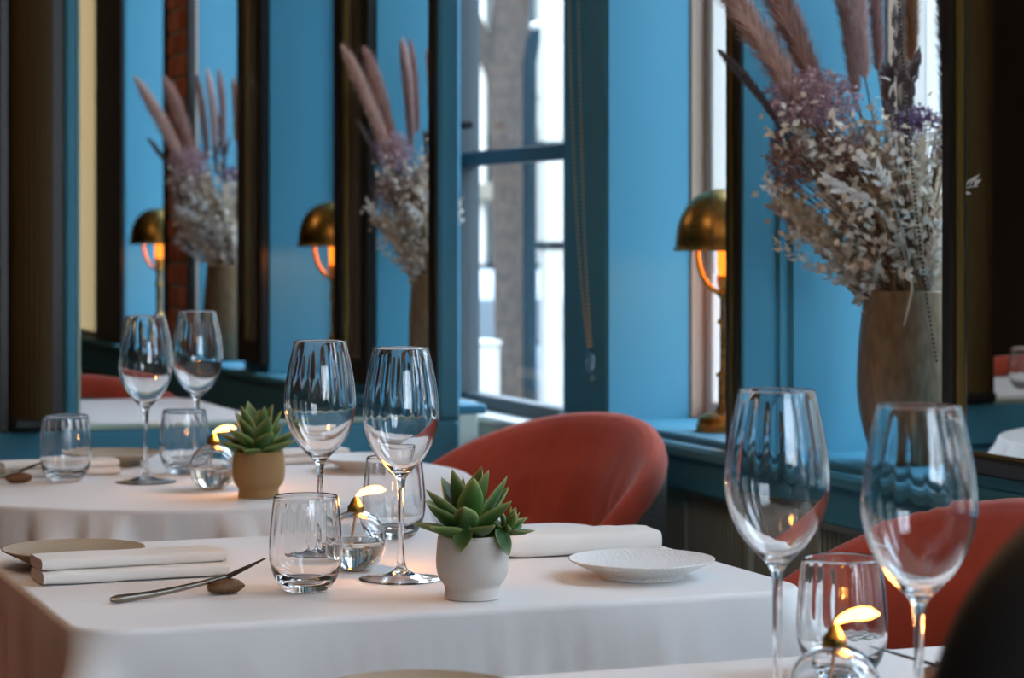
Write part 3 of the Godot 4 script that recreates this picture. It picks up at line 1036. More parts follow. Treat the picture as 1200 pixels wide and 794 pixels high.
func tumbler_mesh() -> ArrayMesh:
	var prof := spline(v2([[0, 0.0008], [0.014, 0.0006], [0.0195, 0.0], [0.0245, 0.003], [0.0315, 0.013], [0.0360, 0.027], [0.0372, 0.041], [0.0366, 0.056], [0.0350, 0.074], [0.0325, 0.0938]]), 4)
	var amp := PackedFloat32Array()
	for p in prof:
		amp.append(0.0)
	var ins := spline(v2([[0.0319, 0.0945], [0.0312, 0.0938], [0.0337, 0.074], [0.0352, 0.056], [0.0357, 0.041], [0.0343, 0.0275], [0.0285, 0.0165], [0.017, 0.0105], [0.0, 0.0095]]), 4)
	for p in ins:
		prof.append(p)
		amp.append(0.005 * smoothstep(0.035, 0.06, p.y) * (1.0 - smoothstep(0.082, 0.093, p.y)))
	var m := MB.new()
	m.lathe(prof, 120, Vector3.ZERO, false, 20, amp)
	return m.mesh()

func oil_lamp(label: String, at: Vector3, group := "") -> Node3D:
	var t := thing("oil_lamp", label, "oil lamp", at, -YAW, group)
	var r := 0.0335
	var shell := []
	for k in 25:
		var a := -PI / 2 + 0.42 + (PI - 0.42 - 0.17) * k / 24.0
		shell.append(Vector2(r * cos(a), 0.0305 + r * sin(a)))
	var prof := PackedVector2Array([Vector2(0, 0.0005), Vector2(0.011, 0.0)])
	for p in shell:
		prof.append(p)
	shell.reverse()
	for p in shell:
		prof.append(Vector2(p.x * 0.945, 0.0305 + (p.y - 0.0305) * 0.945))
	prof.append(Vector2(0, 0.003))
	var m := MB.new()
	m.lathe(prof, 64)
	obj("globe", m, M.glass, t)
	var oil := PackedVector2Array([Vector2(0, 0.0034)])
	var ro := r * 0.945 - 0.0004
	for k in 13:
		var a := -PI / 2 + 0.44 + (PI / 2 - 0.40) * k / 12.0
		oil.append(Vector2(ro * cos(a), 0.0305 + ro * sin(a)))
	oil.append(Vector2(ro * 0.97, 0.0318))
	oil.append(Vector2(0, 0.0316))
	m = MB.new()
	m.lathe(oil, 64)
	obj("oil_fill", m, M.oil, t)
	m = MB.new()
	m.lathe(PackedVector2Array([Vector2(0, 0.0615), Vector2(0.0085, 0.0615), Vector2(0.0092, 0.0635), Vector2(0.0085, 0.0665), Vector2(0.0088, 0.068), Vector2(0.0070, 0.0700), Vector2(0.0045, 0.0745), Vector2(0.0022, 0.0775), Vector2(0, 0.078)]), 24)
	obj("brass_collar", m, M.brass, t)
	m = MB.new()
	m.tube([Vector3(0, 0.0785, 0), Vector3(0, 0.06, 0), Vector3(-0.002, 0.045, 0.001), Vector3(-0.004, 0.034, 0.001)], [0.0012, 0.0014, 0.0014, 0.0014], 8)
	obj("wick", m, M.wick, t)
	# a flame leaning in the draught
	m = MB.new()
	m.tube([Vector3(0.0, 0.0772, 0), Vector3(0.002, 0.0795, 0), Vector3(0.006, 0.0822, 0), Vector3(0.012, 0.0845, 0), Vector3(0.019, 0.0856, 0), Vector3(0.026, 0.0858, 0), Vector3(0.032, 0.0852, 0)], [0.0005, 0.0018, 0.0030, 0.0040, 0.0047, 0.0042, 0.0008], 14)
	obj("flame", m, M.flame, t)
	lamp_light(t, Vector3(0.014, 0.083, 0), Color(1.0, 0.66, 0.3), 0.008, 0.006)
	return t

func plate_mesh() -> ArrayMesh:
	var m := MB.new()
	m.lathe(spline(v2([[0, 0.003], [0.038, 0.003], [0.040, 0.0], [0.044, 0.0], [0.046, 0.004], [0.060, 0.0105], [0.0745, 0.0178], [0.0764, 0.0192], [0.0755, 0.0202], [0.072, 0.0186], [0.055, 0.0135], [0.03, 0.0115], [0, 0.011]]), 2), 72)
	return m.mesh()

func napkin(label: String, at: Vector3, turn: float, length: float, depth: float, layers: Array) -> void:
	var t := thing("linen_napkin", label, "napkin", at, turn, "folded linen napkins")
	var y := 0.0
	var sd := 0
	for l in layers:
		var h: float = l[0]
		var sh: float = l[1]
		var dd: float = depth * l[2]
		var n := FastNoiseLite.new()
		n.seed = 20 + sd
		n.frequency = 1.0
		var m := MB.new()
		var y0 := y
		var ends := [[], []]
		var f := func(i: int, j: int) -> Vector3:
			var a := TAU * i / 40.0
			var c := signf(cos(a)) * pow(absf(cos(a)), 0.28)
			var s := signf(sin(a)) * pow(absf(sin(a)), 0.75)
			var x := length * (j / 16.0 - 0.5)
			var edge := 1.0 - 0.12 * pow(absf(j / 16.0 - 0.5) * 2.0, 10.0)
			var hh := h * (1.0 + 0.18 * n.get_noise_2d(x * 18.0, c * 1.5)) * edge
			return Vector3(x, y0 + h * 0.5 + s * hh * 0.5, sh + c * dd * 0.5 + 0.0015 * n.get_noise_1d(x * 25.0))
		m.grid(40, 16, f, true)
		for e in [0, 16]:
			var ring := []
			for i in 40:
				ring.append(f.call(i, e))
			m.fan(ring, Vector3(-1.0 if e == 0 else 1.0, 0, 0))
		obj("fold", m, M.napkin_linen, t)
		y += h * 0.94
		sd += 1

func cutlery(label: String, a: Vector3, b: Vector3, rest: Vector3, tipup: Vector3, fork := false) -> void:
	var t := thing("table_knife" if not fork else "table_fork", label, "knife" if not fork else "fork", rest)
	var m := MB.new()
	var pts := []
	var rad := []
	var ctrl := [a, a.lerp(rest, 0.5) + Vector3(0, 0.001, 0), rest + Vector3(0, 0.0135, 0)]
	for k in 17:
		var f := k / 16.0
		var p: Vector3 = ctrl[0].lerp(ctrl[1], f).lerp(ctrl[1].lerp(ctrl[2], f), f) + Vector3(0, 0.0035, 0)
		pts.append(p - rest)
		rad.append(lerpf(0.0046, 0.0024, pow(f, 0.7)) * (0.55 if k == 0 else 1.0))
	m.tube(pts, rad, 10)
	obj("handle", m, M.steel, t)
	m = MB.new()
	var dir := (b - rest).normalized()
	var side := dir.cross(Vector3.UP).normalized()
	if fork:
		for s in [-1.0, 0.0, 1.0]:
			m.tube([Vector3(0, 0.0165, 0), (b - rest) * 0.5 + side * s * 0.006 + Vector3(0, 0.01, 0), b - rest + side * s * 0.006], [0.002, 0.0016, 0.0006], 6)
	else:
		m.grid(1, 8, func(i: int, j: int) -> Vector3:
			var f := j / 8.0
			var wd := 0.0085 * sin(PI * minf(0.5 + f * 0.5, 0.985)) + 0.002
			return Vector3(0, 0.0165, 0).lerp(b - rest, f) + side * (i * 2.0 - 1.0) * wd * 0.5)
		m.grid(1, 8, func(i: int, j: int) -> Vector3:
			var f := j / 8.0
			var wd := 0.0085 * sin(PI * minf(0.5 + f * 0.5, 0.985)) + 0.002
			return Vector3(0, 0.0152, 0).lerp(b - rest - Vector3(0, 0.0008, 0), f) + side * (i * 2.0 - 1.0) * wd * 0.5, false, true)
	obj("blade" if not fork else "tines", m, M.steel, t)

func pebble(label: String, at: Vector3, turn: float) -> void:
	var n := FastNoiseLite.new()
	n.seed = int(at.x * 1000.0)
	n.frequency = 1.0
	var m := MB.new()
	m.grid(28, 16, func(i: int, j: int) -> Vector3:
		var t := TAU * i / 28.0
		var p := PI * (j / 16.0 - 0.5)
		var d := Vector3(cos(p) * cos(t), sin(p), cos(p) * sin(t))
		var k := 1.0 + 0.12 * n.get_noise_3dv(d * 1.6)
		var q := Vector3(d.x * 0.0195, d.y * 0.0080, d.z * 0.013) * k
		return Vector3(q.x, maxf(q.y + 0.0072, 0.0), q.z), true)
	var o := obj("cutlery_rest", m, M.pebble, null, at)
	o.rotation.y = turn
	tag(o, label, "cutlery rest", "pebble cutlery rests")

func leaf_mesh(length: float, width: float, thick: float, curl: float, tone: Color, rim: Color) -> ArrayMesh:
	# a fleshy pointed leaf along +x
	var m := MB.new()
	var nu := 16
	var nv := 14
	m.grid(nu, nv, func(i: int, j: int) -> Vector3:
		var f := j / float(nv)
		var a := TAU * i / nu
		var w := width * (0.42 + 0.58 * sin(PI * pow(f, 0.75) * 0.93)) * pow(maxf(1.0 - pow(f, 3.2), 0.0), 0.75) * 0.5
		var th := thick * (1.0 - 0.55 * f) * pow(maxf(1.0 - pow(f, 5.0), 0.0), 0.8) * 0.5
		var yy := sin(a) * th
		if sin(a) > 0:
			yy *= 0.45
		var edge := absf(cos(a))
		m.tint = tone.lerp(rim, pow(edge, 10.0) * 0.6 + pow(f, 9.0) * 0.7)
		return Vector3(f * length, yy + curl * f * f * length + 0.18 * width * pow(cos(a), 2.0) * sin(PI * f), cos(a) * w), true)
	m.tint = tone
	var ring := []
	for i in nu:
		ring.append(m.v[i])
	m.fan(ring, Vector3(-1, 0, 0))
	return m.mesh()

func rosette(t: Node3D, centre: Vector3, tilt: Basis, rings: Array, variants: Array, sd: int) -> void:
	var g := RandomNumberGenerator.new()
	g.seed = sd
	var off := 0.0
	for r in rings:
		for k in r.n:
			var a: float = TAU * (k + off) / r.n + g.randf_range(-0.12, 0.12)
			var up: float = deg_to_rad(r.up + g.randf_range(-6, 6))
			var s: float = r.size * g.randf_range(0.88, 1.1)
			var o := obj("leaf", variants[(k + int(r.up)) % variants.size()], M.succulent, t)
			var b := Basis(Vector3.UP, a) * Basis(Vector3(0, 0, 1), up)
			o.transform = Transform3D(tilt * b.scaled_local(Vector3(s, lerpf(s, 1.0, 0.4), lerpf(s, 1.0, 0.3))), centre + tilt * (Basis(Vector3.UP, a) * Vector3(r.out, r.y, 0)))
		off += 0.5

func succulent(label_pot: String, label_plant: String, at: Vector3, potmat: Material, turn: float, sd: int, side: bool) -> void:
	var p := thing("plant_pot", label_pot, "pot", at)
	var m := MB.new()
	m.lathe(spline(v2([[0, 0.001], [0.026, 0.0], [0.0275, 0.002], [0.0272, 0.010], [0.0285, 0.0135], [0.0335, 0.0205], [0.0358, 0.032], [0.0355, 0.046], [0.0338, 0.0610], [0.0325, 0.0622], [0.0312, 0.0610], [0.0325, 0.05], [0.031, 0.04], [0, 0.04]]), 4), 64)
	obj("body", m, potmat, p)
	m = MB.new()
	var n := FastNoiseLite.new()
	n.frequency = 1.0
	n.seed = sd
	m.grid(40, 6, func(i: int, j: int) -> Vector3:
		var a := TAU * i / 40.0
		var r := 0.0315 * j / 6.0
		return Vector3(r * cos(a), 0.055 + 0.004 * n.get_noise_2d(cos(a) * r * 150.0, sin(a) * r * 150.0) + 0.004 * (1.0 - j / 6.0), r * sin(a)), true, true)
	obj("soil", m, M.soil, p)
	var t := thing("succulent_plant", label_plant, "succulent", at + Vector3(0, 0.056, 0), turn)
	var v := [leaf_mesh(0.050, 0.025, 0.012, 0.10, lin(58, 98, 38), lin(176, 190, 116)), leaf_mesh(0.048, 0.026, 0.012, 0.16, lin(46, 86, 34), lin(160, 178, 108)), leaf_mesh(0.052, 0.023, 0.011, 0.04, lin(70, 108, 50), lin(186, 192, 130))]
	m = MB.new()
	m.tube([Vector3(-0.004, -0.012, 0), Vector3(-0.004, 0.004, 0), Vector3(-0.003, 0.018, 0)], [0.009, 0.010, 0.006], 12)
	obj("stem", m, M.moss, t)
	rosette(t, Vector3(-0.004, 0.004, 0), Basis(Vector3(0, 0, 1), 0.05), [
		{"n": 6, "up": 8, "size": 1.08, "out": 0.006, "y": 0.002}, {"n": 6, "up": 28, "size": 1.2, "out": 0.006, "y": 0.006},
		{"n": 5, "up": 48, "size": 1.16, "out": 0.005, "y": 0.010}, {"n": 4, "up": 66, "size": 1.12, "out": 0.004, "y": 0.013}, {"n": 2, "up": 80, "size": 0.85, "out": 0.002, "y": 0.015}], v, sd)
	if side:
		var sm := [leaf_mesh(0.024, 0.011, 0.006, 0.1, lin(84, 122, 62), lin(186, 190, 132)), leaf_mesh(0.023, 0.010, 0.006, 0.18, lin(72, 112, 54), lin(176, 186, 120))]
		rosette(t, Vector3(0.034, 0.010, 0.008), Basis(Vector3(0, 0, 1), -0.35), [{"n": 7, "up": 12, "size": 1.0, "out": 0.003, "y": 0.0}, {"n": 6, "up": 42, "size": 0.95, "out": 0.002, "y": 0.003}, {"n": 4, "up": 68, "size": 0.8, "out": 0.001, "y": 0.005}], sm, sd + 1)
		# two leaves hanging over the rim
		for q in [[Vector3(-0.008, 0.019, 0.027), -1.75, -70.0], [Vector3(0.026, 0.014, 0.020), -0.75, -72.0]]:
			var o := obj("leaf", v[1], M.succulent, t)
			o.transform = Transform3D(Basis(Vector3.UP, q[1]) * Basis(Vector3(0, 0, 1), deg_to_rad(q[2])).scaled(Vector3(0.62, 0.6, 0.8)), q[0])
	# moss tucked round the base
	m = MB.new()
	var g := RandomNumberGenerator.new()
	g.seed = sd * 3
	for k in 420:
		var a := g.randf() * TAU
		var r := 0.0315 * sqrt(g.randf())
		var d := Vector3(g.randfn(), 1.2, g.randfn()).normalized()
		m.leaf(Vector3(r * cos(a), 0.0, r * sin(a)), d, d.cross(Vector3(g.randfn(), 0.1, g.randfn())).normalized(), g.randf_range(0.005, 0.010), 0.003)
	obj("moss", m, M.moss, t).set_meta("kind", "stuff")

func tableware() -> void:
	var T := TABLE + 0.0005
	var wg := wine_glass_mesh()
	for g in [[0.798, -2.375, "tall clear wine glass between white-potted succulent and lit oil lamp"], [0.766, -2.560, "tall clear wine glass behind the tumbler and lit oil lamp, square table"], [0.768, -3.44, "tall clear wine glass on round table in front of bread plate"], [0.890, -3.63, "tall clear wine glass on round table behind the other tumbler"], [0.844, -1.624, "tall wine glass between oil lamp and tumbler on the leather chair's table"], [0.857, -1.440, "tall wine glass between the lit oil lamp and the black leather chair"]]:
		tag(obj("wine_glass", wg, M.glass, null, Vector3(g[0], T, g[1])), g[2], "wine glass", "tall wine glasses")
	var tm := tumbler_mesh()
	for g in [[0.684, -2.335, "rounded ribbed glass tumbler in front of the lit oil lamp"], [0.900, -2.705, "rounded ribbed glass tumbler behind the wine glass and succulent"], [0.664, -3.50, "rounded glass tumbler beside the pebble rest on round table"], [0.850, -3.545, "rounded ribbed glass tumbler behind oil lamp on round table"], [0.958, -1.73, "rounded glass tumbler in front of the terracotta chair's arm"]]:
		tag(obj("glass_tumbler", tm, M.glass, null, Vector3(g[0], T, g[1])), g[2], "tumbler", "rounded glass tumblers")
	oil_lamp("round glass oil lamp with flame beside white-potted succulent's wine glass", Vector3(0.775, T, -2.458), "glass oil lamps")
	oil_lamp("round glass oil lamp with flame behind the tan-potted succulent", Vector3(0.836, T, -3.315), "glass oil lamps")
	oil_lamp("round glass oil lamp with flame between wine glasses and black leather chair", Vector3(0.841, T, -1.53), "glass oil lamps")
	var pm := plate_mesh()
	for p in [[1.037, -2.30, M.white_china, "white embossed bread plate at the corner of the square table"], [0.502, -2.60, M.sand_china, "speckled sand bread plate beside folded napkin on square table"], [0.776, -3.720, M.sand_china, "speckled sand bread plate at the back of the round table"], [1.128, -3.50, M.white_china, "white bread plate on round table beside the terracotta chair"], [0.584, -1.70, M.sand_china, "speckled sand bread plate on the table with the leather chair"]]:
		var o := obj("bread_plate", pm, p[2], null, Vector3(p[0], T, p[1]))
		o.rotation.y = p[0] * 9.0
		tag(o, p[3], "plate", "bread plates")
	napkin("folded white napkin beside the speckled plate on the square table", Vector3(0.540, T, -2.492), 0.03, 0.195, 0.062, [[0.0145, 0.002, 1.0], [0.013, -0.004, 0.96]])
	napkin("rolled white napkin behind the white embossed plate", Vector3(1.045, T, -2.505), -0.05, 0.19, 0.062, [[0.026, 0.0, 1.0]])
	napkin("folded white napkin in front of the speckled plate on round table", Vector3(0.672, T, -3.592), 0.02, 0.17, 0.06, [[0.012, 0.0, 1.0], [0.011, -0.004, 0.95]])
	napkin("folded white napkin beside the white plate on the round table", Vector3(1.055, T, -3.655), 0.1, 0.16, 0.06, [[0.012, 0.0, 1.0], [0.010, -0.003, 0.95]])
	pebble("brown pebble rest under a knife beside the tumbler, square table", Vector3(0.604, T, -2.345), 0.2)
	pebble("brown pebble rest under a knife on the round table", Vector3(0.596, T, -3.50), 0.1)
	pebble("brown pebble rest beside the black leather chair's table setting", Vector3(1.005, T, -1.665), 0.3)
	cutlery("steel knife leaning on pebble rest in front of napkin, square table", Vector3(0.484, T, -2.322), Vector3(0.652, T + 0.030, -2.37), Vector3(0.604, T, -2.345), Vector3.ZERO)
	cutlery("steel knife leaning on pebble rest on the round table", Vector3(0.49, T, -3.47), Vector3(0.64, T + 0.028, -3.53), Vector3(0.596, T, -3.50), Vector3.ZERO)
	cutlery("steel knife leaning on pebble rest beside the wine glasses and leather chair", Vector3(1.10, T, -1.62), Vector3(0.96, T + 0.03, -1.69), Vector3(1.005, T, -1.665), Vector3.ZERO)
	succulent("matt white ceramic pot with narrow foot on the square table", "green pointed succulent rosette growing in the white pot", Vector3(0.824, T, -2.232), M.white_pot, -YAW, 5, true)
	succulent("matt tan ceramic pot with narrow foot on the round table", "green pointed succulent rosette growing in the tan pot", Vector3(0.869, T, -3.195), M.tan_pot, 1.1, 9, false)
	# tableware in the far room that the pier mirror shows
	tag(obj("glass_tumbler", tm, M.glass, null, Vector3(0.42, T, -4.80)), "rounded glass tumbler on the far room's table", "tumbler", "rounded glass tumblers")

# ------------------------------------------------------------------ lamps, vases, bouquets
func make_lamp(label: String) -> Node3D:
	var t := thing("brass_lamp", label, "lamp", Vector3.ZERO, -YAW, "brass dome lamps on the sills")
	var m := MB.new()
	m.lathe(spline(v2([[0, 0], [0.049, 0.0], [0.0505, 0.003], [0.0505, 0.012], [0.048, 0.015], [0.047, 0.020], [0.045, 0.026], [0.036, 0.031], [0.022, 0.034], [0.018, 0.038], [0, 0.038]]), 3), 56)
	obj("base", m, M.brass, t)
	m = MB.new()
	m.lathe(PackedVector2Array([Vector2(0, 0.037), Vector2(0.0155, 0.037), Vector2(0.0155, 0.042), Vector2(0.012, 0.044), Vector2(0.012, 0.094), Vector2(0.0155, 0.096), Vector2(0.0155, 0.101), Vector2(0.0105, 0.104), Vector2(0.0090, 0.108), Vector2(0.0090, 0.186), Vector2(0.0130, 0.189), Vector2(0.0130, 0.195), Vector2(0.0090, 0.198), Vector2(0.0085, 0.232), Vector2(0.0135, 0.238), Vector2(0.0135, 0.244), Vector2(0.008, 0.248), Vector2(0, 0.248)]), 36)
	obj("stem", m, M.brass, t)
	m = MB.new()
	m.lathe(PackedVector2Array([Vector2(0, 0.247), Vector2(0.010, 0.247), Vector2(0.013, 0.256), Vector2(0.0145, 0.264), Vector2(0.0145, 0.272), Vector2(0.012, 0.275), Vector2(0, 0.275)]), 28)
	obj("socket", m, M.satin_brass, t)
	m = MB.new()
	var pts := []
	var rad := []
	for k in 33:
		var a := PI + PI * k / 32.0
		var p := Vector3(0.048 * cos(a), 0.315 + 0.074 * sin(a), 0)
		pts.append(p)
		rad.append(0.0048)
	m.tube(pts, rad, 10)
	obj("harp", m, M.satin_brass, t)
	m = MB.new()
	var dome := []
	for k in 19:
		var a := PI / 2 * k / 18.0
		dome.append(Vector2(0.087 * pow(cos(a), 0.85) if k < 18 else 0.0, 0.322 + 0.103 * pow(sin(a), 0.92)))
	var prof := PackedVector2Array([Vector2(0.0865, 0.316), Vector2(0.090, 0.316), Vector2(0.0905, 0.320), Vector2(0.088, 0.323)])
	for p in dome:
		prof.append(p)
	dome.reverse()
	for p in dome:
		prof.append(Vector2(p.x * 0.972, 0.316 + (p.y - 0.322) * 0.975))
	m.lathe(prof, 64)
	obj("dome_shade", m, M.brass, t)
	m = MB.new()
	m.lathe(spline(v2([[0, 0.270], [0.009, 0.272], [0.0125, 0.282], [0.0135, 0.300], [0.0135, 0.340], [0.010, 0.362], [0, 0.370]]), 3), 20)
	obj("lamp_bulb", m, M.lamp_bulb, t)
	lamp_light(t, Vector3(0, 0.325, 0), Color(1.0, 0.55, 0.16), 0.022, 0.012)
	return t

func fuzz(m: MB, pts: Array, rad: Array, hairs: int, c0: Color, c1: Color, g: RandomNumberGenerator, lay := 1.4) -> void:
	m.tint = c0.lerp(c1, 0.3)
	var core := []
	for r in rad:
		core.append(r * 0.42)
	m.tube(pts, core, 7)
	var n: int = pts.size()
	for k in hairs:
		var f := g.randf() * (n - 1.001)
		var i := int(f)
		var p: Vector3 = pts[i].lerp(pts[i + 1], f - i)
		var ax: Vector3 = (pts[i + 1] - pts[i]).normalized()
		var rr: float = lerpf(rad[i], rad[i + 1], f - i)
		var sd := ax.cross(Vector3(g.randfn(), g.randfn(), g.randfn())).normalized()
		var d := (sd + ax * lay * g.randf_range(0.6, 1.3)).normalized()
		var base := p + sd * rr * g.randf_range(0.2, 0.6)
		var tip := base + d * rr * g.randf_range(0.8, 1.9)
		var w := d.cross(sd).normalized() * rr * 0.09
		m.tint = c0.lerp(c1, g.randf())
		var a := m.pt(base - w)
		var b := m.pt(base + w)
		var c := m.pt(tip)
		m.tri(a, b, c)

func curve3(a: Vector3, b: Vector3, c: Vector3, n: int) -> Array:
	var out := []
	for k in n + 1:
		var f := k / float(n)
		out.append(a.lerp(b, f).lerp(b.lerp(c, f), f))
	return out

func sprig(m: MB, path: Array, leaves: int, size: float, col: Color, g: RandomNumberGenerator, start := 0.3, spread := 0.9) -> void:
	var rad := []
	for k in path.size():
		rad.append(0.0011)
	m.tint = col * 0.8
	m.tube(path, rad, 5)
	var n := path.size()
	for k in leaves:
		var f := (start + (1.0 - start) * k / float(leaves)) * (n - 1.001)
		var i := int(f)
		var p: Vector3 = path[i].lerp(path[i + 1], f - i)
		var ax: Vector3 = (path[i + 1] - path[i]).normalized()
		var sd := ax.cross(Vector3(g.randfn(), g.randfn(), g.randfn())).normalized()
		var d := (ax * g.randf_range(0.5, 1.0) + sd * spread).normalized()
		m.tint = col * g.randf_range(0.8, 1.1)
		m.leaf(p, d, d.cross(sd.cross(ax)).normalized(), size * g.randf_range(0.75, 1.2), size * 0.45)

func bq(px: float, py: float, z := 0.0) -> Vector3:
	return Vector3((px - 1067.0) / 777.0, (340.0 - py) / 777.0, z)

func make_bouquet(label: String) -> Node3D:
	var t := thing("dried_bouquet", label, "bouquet", Vector3.ZERO, 0.0, "dried bouquets in the vases")
	var g := RandomNumberGenerator.new()
	g.seed = 41
	# pampas and foxtail plumes: [tip, lower end of plume, radius, colours, depth]
	var plumes := [
		[[800, -70], [950, 150], 0.022, lin(240, 210, 194), lin(192, 156, 142), 0.05],
		[[872, -70], [962, 120], 0.022, lin(224, 188, 174), lin(166, 128, 118), 0.0],
		[[838, 62], [925, 175], 0.012, lin(150, 134, 132), lin(100, 86, 88), 0.06],
		[[968, -80], [1000, 110], 0.015, lin(196, 168, 160), lin(142, 116, 112), 0.03],
		[[990, -90], [1016, 90], 0.014, lin(246, 220, 212), lin(204, 174, 166), -0.03],
		[[1018, -90], [1034, 80], 0.013, lin(210, 172, 164), lin(158, 122, 116), -0.06],
		[[1088, -80], [1102, 160], 0.012, lin(98, 78, 78), lin(58, 46, 50), 0.05],
		[[1116, -60], [1112, 100], 0.012, lin(204, 172, 182), lin(150, 122, 134), 0.0],
		[[1062, -70], [1072, 70], 0.012, lin(190, 146, 110), lin(150, 110, 84), -0.04],
		[[1135, -40], [1120, 120], 0.012, lin(196, 160, 150), lin(130, 98, 94), -0.02]]
	for p in plumes:
		var tip := bq(p[0][0], p[0][1], p[5])
		var low := bq(p[1][0], p[1][1], p[5] * 0.7)
		var pts := curve3(low, low.lerp(tip, 0.5) + Vector3(0.012, 0.01, 0), tip, 14)
		var rad := []
		for k in 15:
			var f := k / 14.0
			rad.append(p[2] * (0.72 + 0.28 * sin(PI * f)) * (1.0 - pow(f, 9.0) * 0.7) * (0.3 + 0.7 * f if p[2] == 0.012 and p[0][0] == 838 else 1.0))
		var m := MB.new()
		fuzz(m, pts, rad, 2600, p[3], p[4], g)
		m.tint = lin(150, 124, 96)
		m.tube(curve3(Vector3(g.randf_range(-0.03, 0.03), -0.10, g.randf_range(-0.03, 0.03)), low * 0.4, low, 6), [0.0017, 0.0017, 0.0016, 0.0016, 0.0015, 0.0015, 0.0014], 6)
		obj("plume", m, M.dried, t)
	# dark feathery seed heads
	for s in [[1045, 15, 1036, 150], [1062, 80, 1040, 160], [1030, 90, 1038, 170]]:
		var m := MB.new()
		sprig(m, curve3(Vector3(0, -0.05, 0.04), bq(s[2], s[3], 0.07), bq(s[0], s[1], 0.07), 10), 20, 0.030, lin(120, 104, 102), g, 0.7, 0.3)
		obj("seed_head", m, M.dried, t)
	# clusters of tiny pink and violet flowers
	for c in [[948, 118, 0.075, 0.050, 1500, lin(220, 190, 198), lin(160, 124, 126)], [1066, 142, 0.036, 0.022, 420, lin(150, 128, 160), lin(110, 84, 112)], [920, 190, 0.035, 0.06, 500, lin(172, 136, 128), lin(128, 94, 86)], [985, 175, 0.05, 0.05, 600, lin(196, 164, 156), lin(146, 112, 102)], [1104, 170, 0.02, 0.05, 260, lin(170, 138, 150), lin(120, 92, 100)]]:
		var m := MB.new()
		var mid := bq(c[0], c[1], 0.03)
		for k in c[4]:
			var d := Vector3(g.randfn(), g.randfn(), g.randfn()).normalized() * pow(g.randf(), 0.45)
			var p := mid + Vector3(d.x * c[2], d.y * c[3], d.z * 0.07)
			m.tint = c[5].lerp(c[6], g.randf())
			var n := Vector3(g.randfn(), g.randfn(), g.randfn()).normalized()
			for q in 2:
				var e := n.cross(Vector3(g.randfn(), g.randfn(), g.randfn())).normalized()
				m.leaf(p, (e + n * 0.6).normalized(), n, g.randf_range(0.005, 0.009), 0.0045)
		m.tint = lin(118, 90, 70)
		for k in 26:
			var e := mid + Vector3(g.randf_range(-1, 1) * c[2] * 0.8, g.randf_range(-0.6, 0.6) * c[3], g.randf_range(-0.05, 0.05))
			m.tube(curve3(Vector3(g.randf_range(-0.03, 0.03), -0.06, g.randf_range(-0.03, 0.03)), Vector3(e.x * 0.35, e.y * 0.55, e.z), e, 5), [0.001, 0.001, 0.0009, 0.0008, 0.0007, 0.0006], 4)
		obj("flower_cluster", m, M.dried, t)
	# papery cream foliage filling the cone above the vase, in separate branches
	for b in 44:
		var m := MB.new()
		var f := b / 43.0
		var end := bq(lerpf(905, 1128, f) + g.randf_range(-6, 6), lerpf(175, 130, f) + g.randf_range(-40, 130), g.randf_range(-0.12, 0.13))
		var path := curve3(Vector3(lerpf(-0.05, 0.05, f), -0.06, g.randf_range(-0.04, 0.04)), Vector3(end.x * 0.45, end.y * 0.5, end.z * 0.5), end, 10)
		var tone: Color = [lin(238, 226, 206), lin(220, 200, 172), lin(206, 184, 160), lin(242, 236, 226)][g.randi() % 4]
		sprig(m, path, 110, 0.021, tone, g, 0.2, 0.9)
		for k in 46:
			var q: Vector3 = path[2 + g.randi() % 9] + Vector3(g.randfn(), g.randfn(), g.randfn()) * 0.012
			var d := Vector3(g.randfn(), g.randfn(), g.randfn()).normalized()
			m.tint = tone * g.randf_range(0.75, 1.1)
			m.leaf(q, d, d.cross(Vector3(g.randfn(), g.randfn(), 0.1)).normalized(), g.randf_range(0.010, 0.017), 0.012, 0.05)
		obj("cream_branch", m, M.dried, t)
	# pale papery petals over the near side of the cone
	for b in 7:
		var m := MB.new()
		for k in 64:
			var f := g.randf()
			var h := g.randf_range(0.02, 0.17 + 0.14 * g.randf())
			var wdt := lerpf(0.06, 0.16, h / 0.26)
			var p := Vector3(lerpf(-0.015, -0.085, h / 0.26) + (f * 2.0 - 1.0) * wdt, h, lerpf(0.05, 0.125, h / 0.26) * sqrt(maxf(0.05, 1.0 - pow(f * 2.0 - 1.0, 2.0))) + g.randf_range(-0.02, 0.02))
			var n := (Vector3(p.x * 2.0, 0.3, 0.6) + Vector3(g.randfn(), g.randfn(), g.randfn()) * 0.6).normalized()
			var u := n.cross(Vector3(g.randfn(), g.randfn(), g.randfn())).normalized()
			m.tint = [lin(250, 244, 232), lin(240, 228, 208), lin(228, 212, 190)][g.randi() % 3] * g.randf_range(0.85, 1.0)
			m.leaf(p, u, n, g.randf_range(0.011, 0.022), g.randf_range(0.007, 0.012), 0.08)
		obj("papery_petals", m, M.dried, t).set_meta("kind", "stuff")
	# brown grasses
	var gm := MB.new()
	for k in 30:
		gm.tint = [lin(172, 138, 104), lin(140, 104, 76), lin(200, 170, 130)][g.randi() % 3]
		var e := bq(g.randf_range(978, 1048), g.randf_range(150, 230), g.randf_range(0.03, 0.12))
		gm.tube(curve3(Vector3(g.randf_range(-0.045, 0.045), -0.05, g.randf_range(0.0, 0.05)), e * 0.5 + Vector3(0.02, 0, 0), e, 5), [0.0011, 0.0011, 0.001, 0.001, 0.0008, 0.0004], 4)
	obj("grass_stems", gm, M.dried, t).set_meta("kind", "stuff")
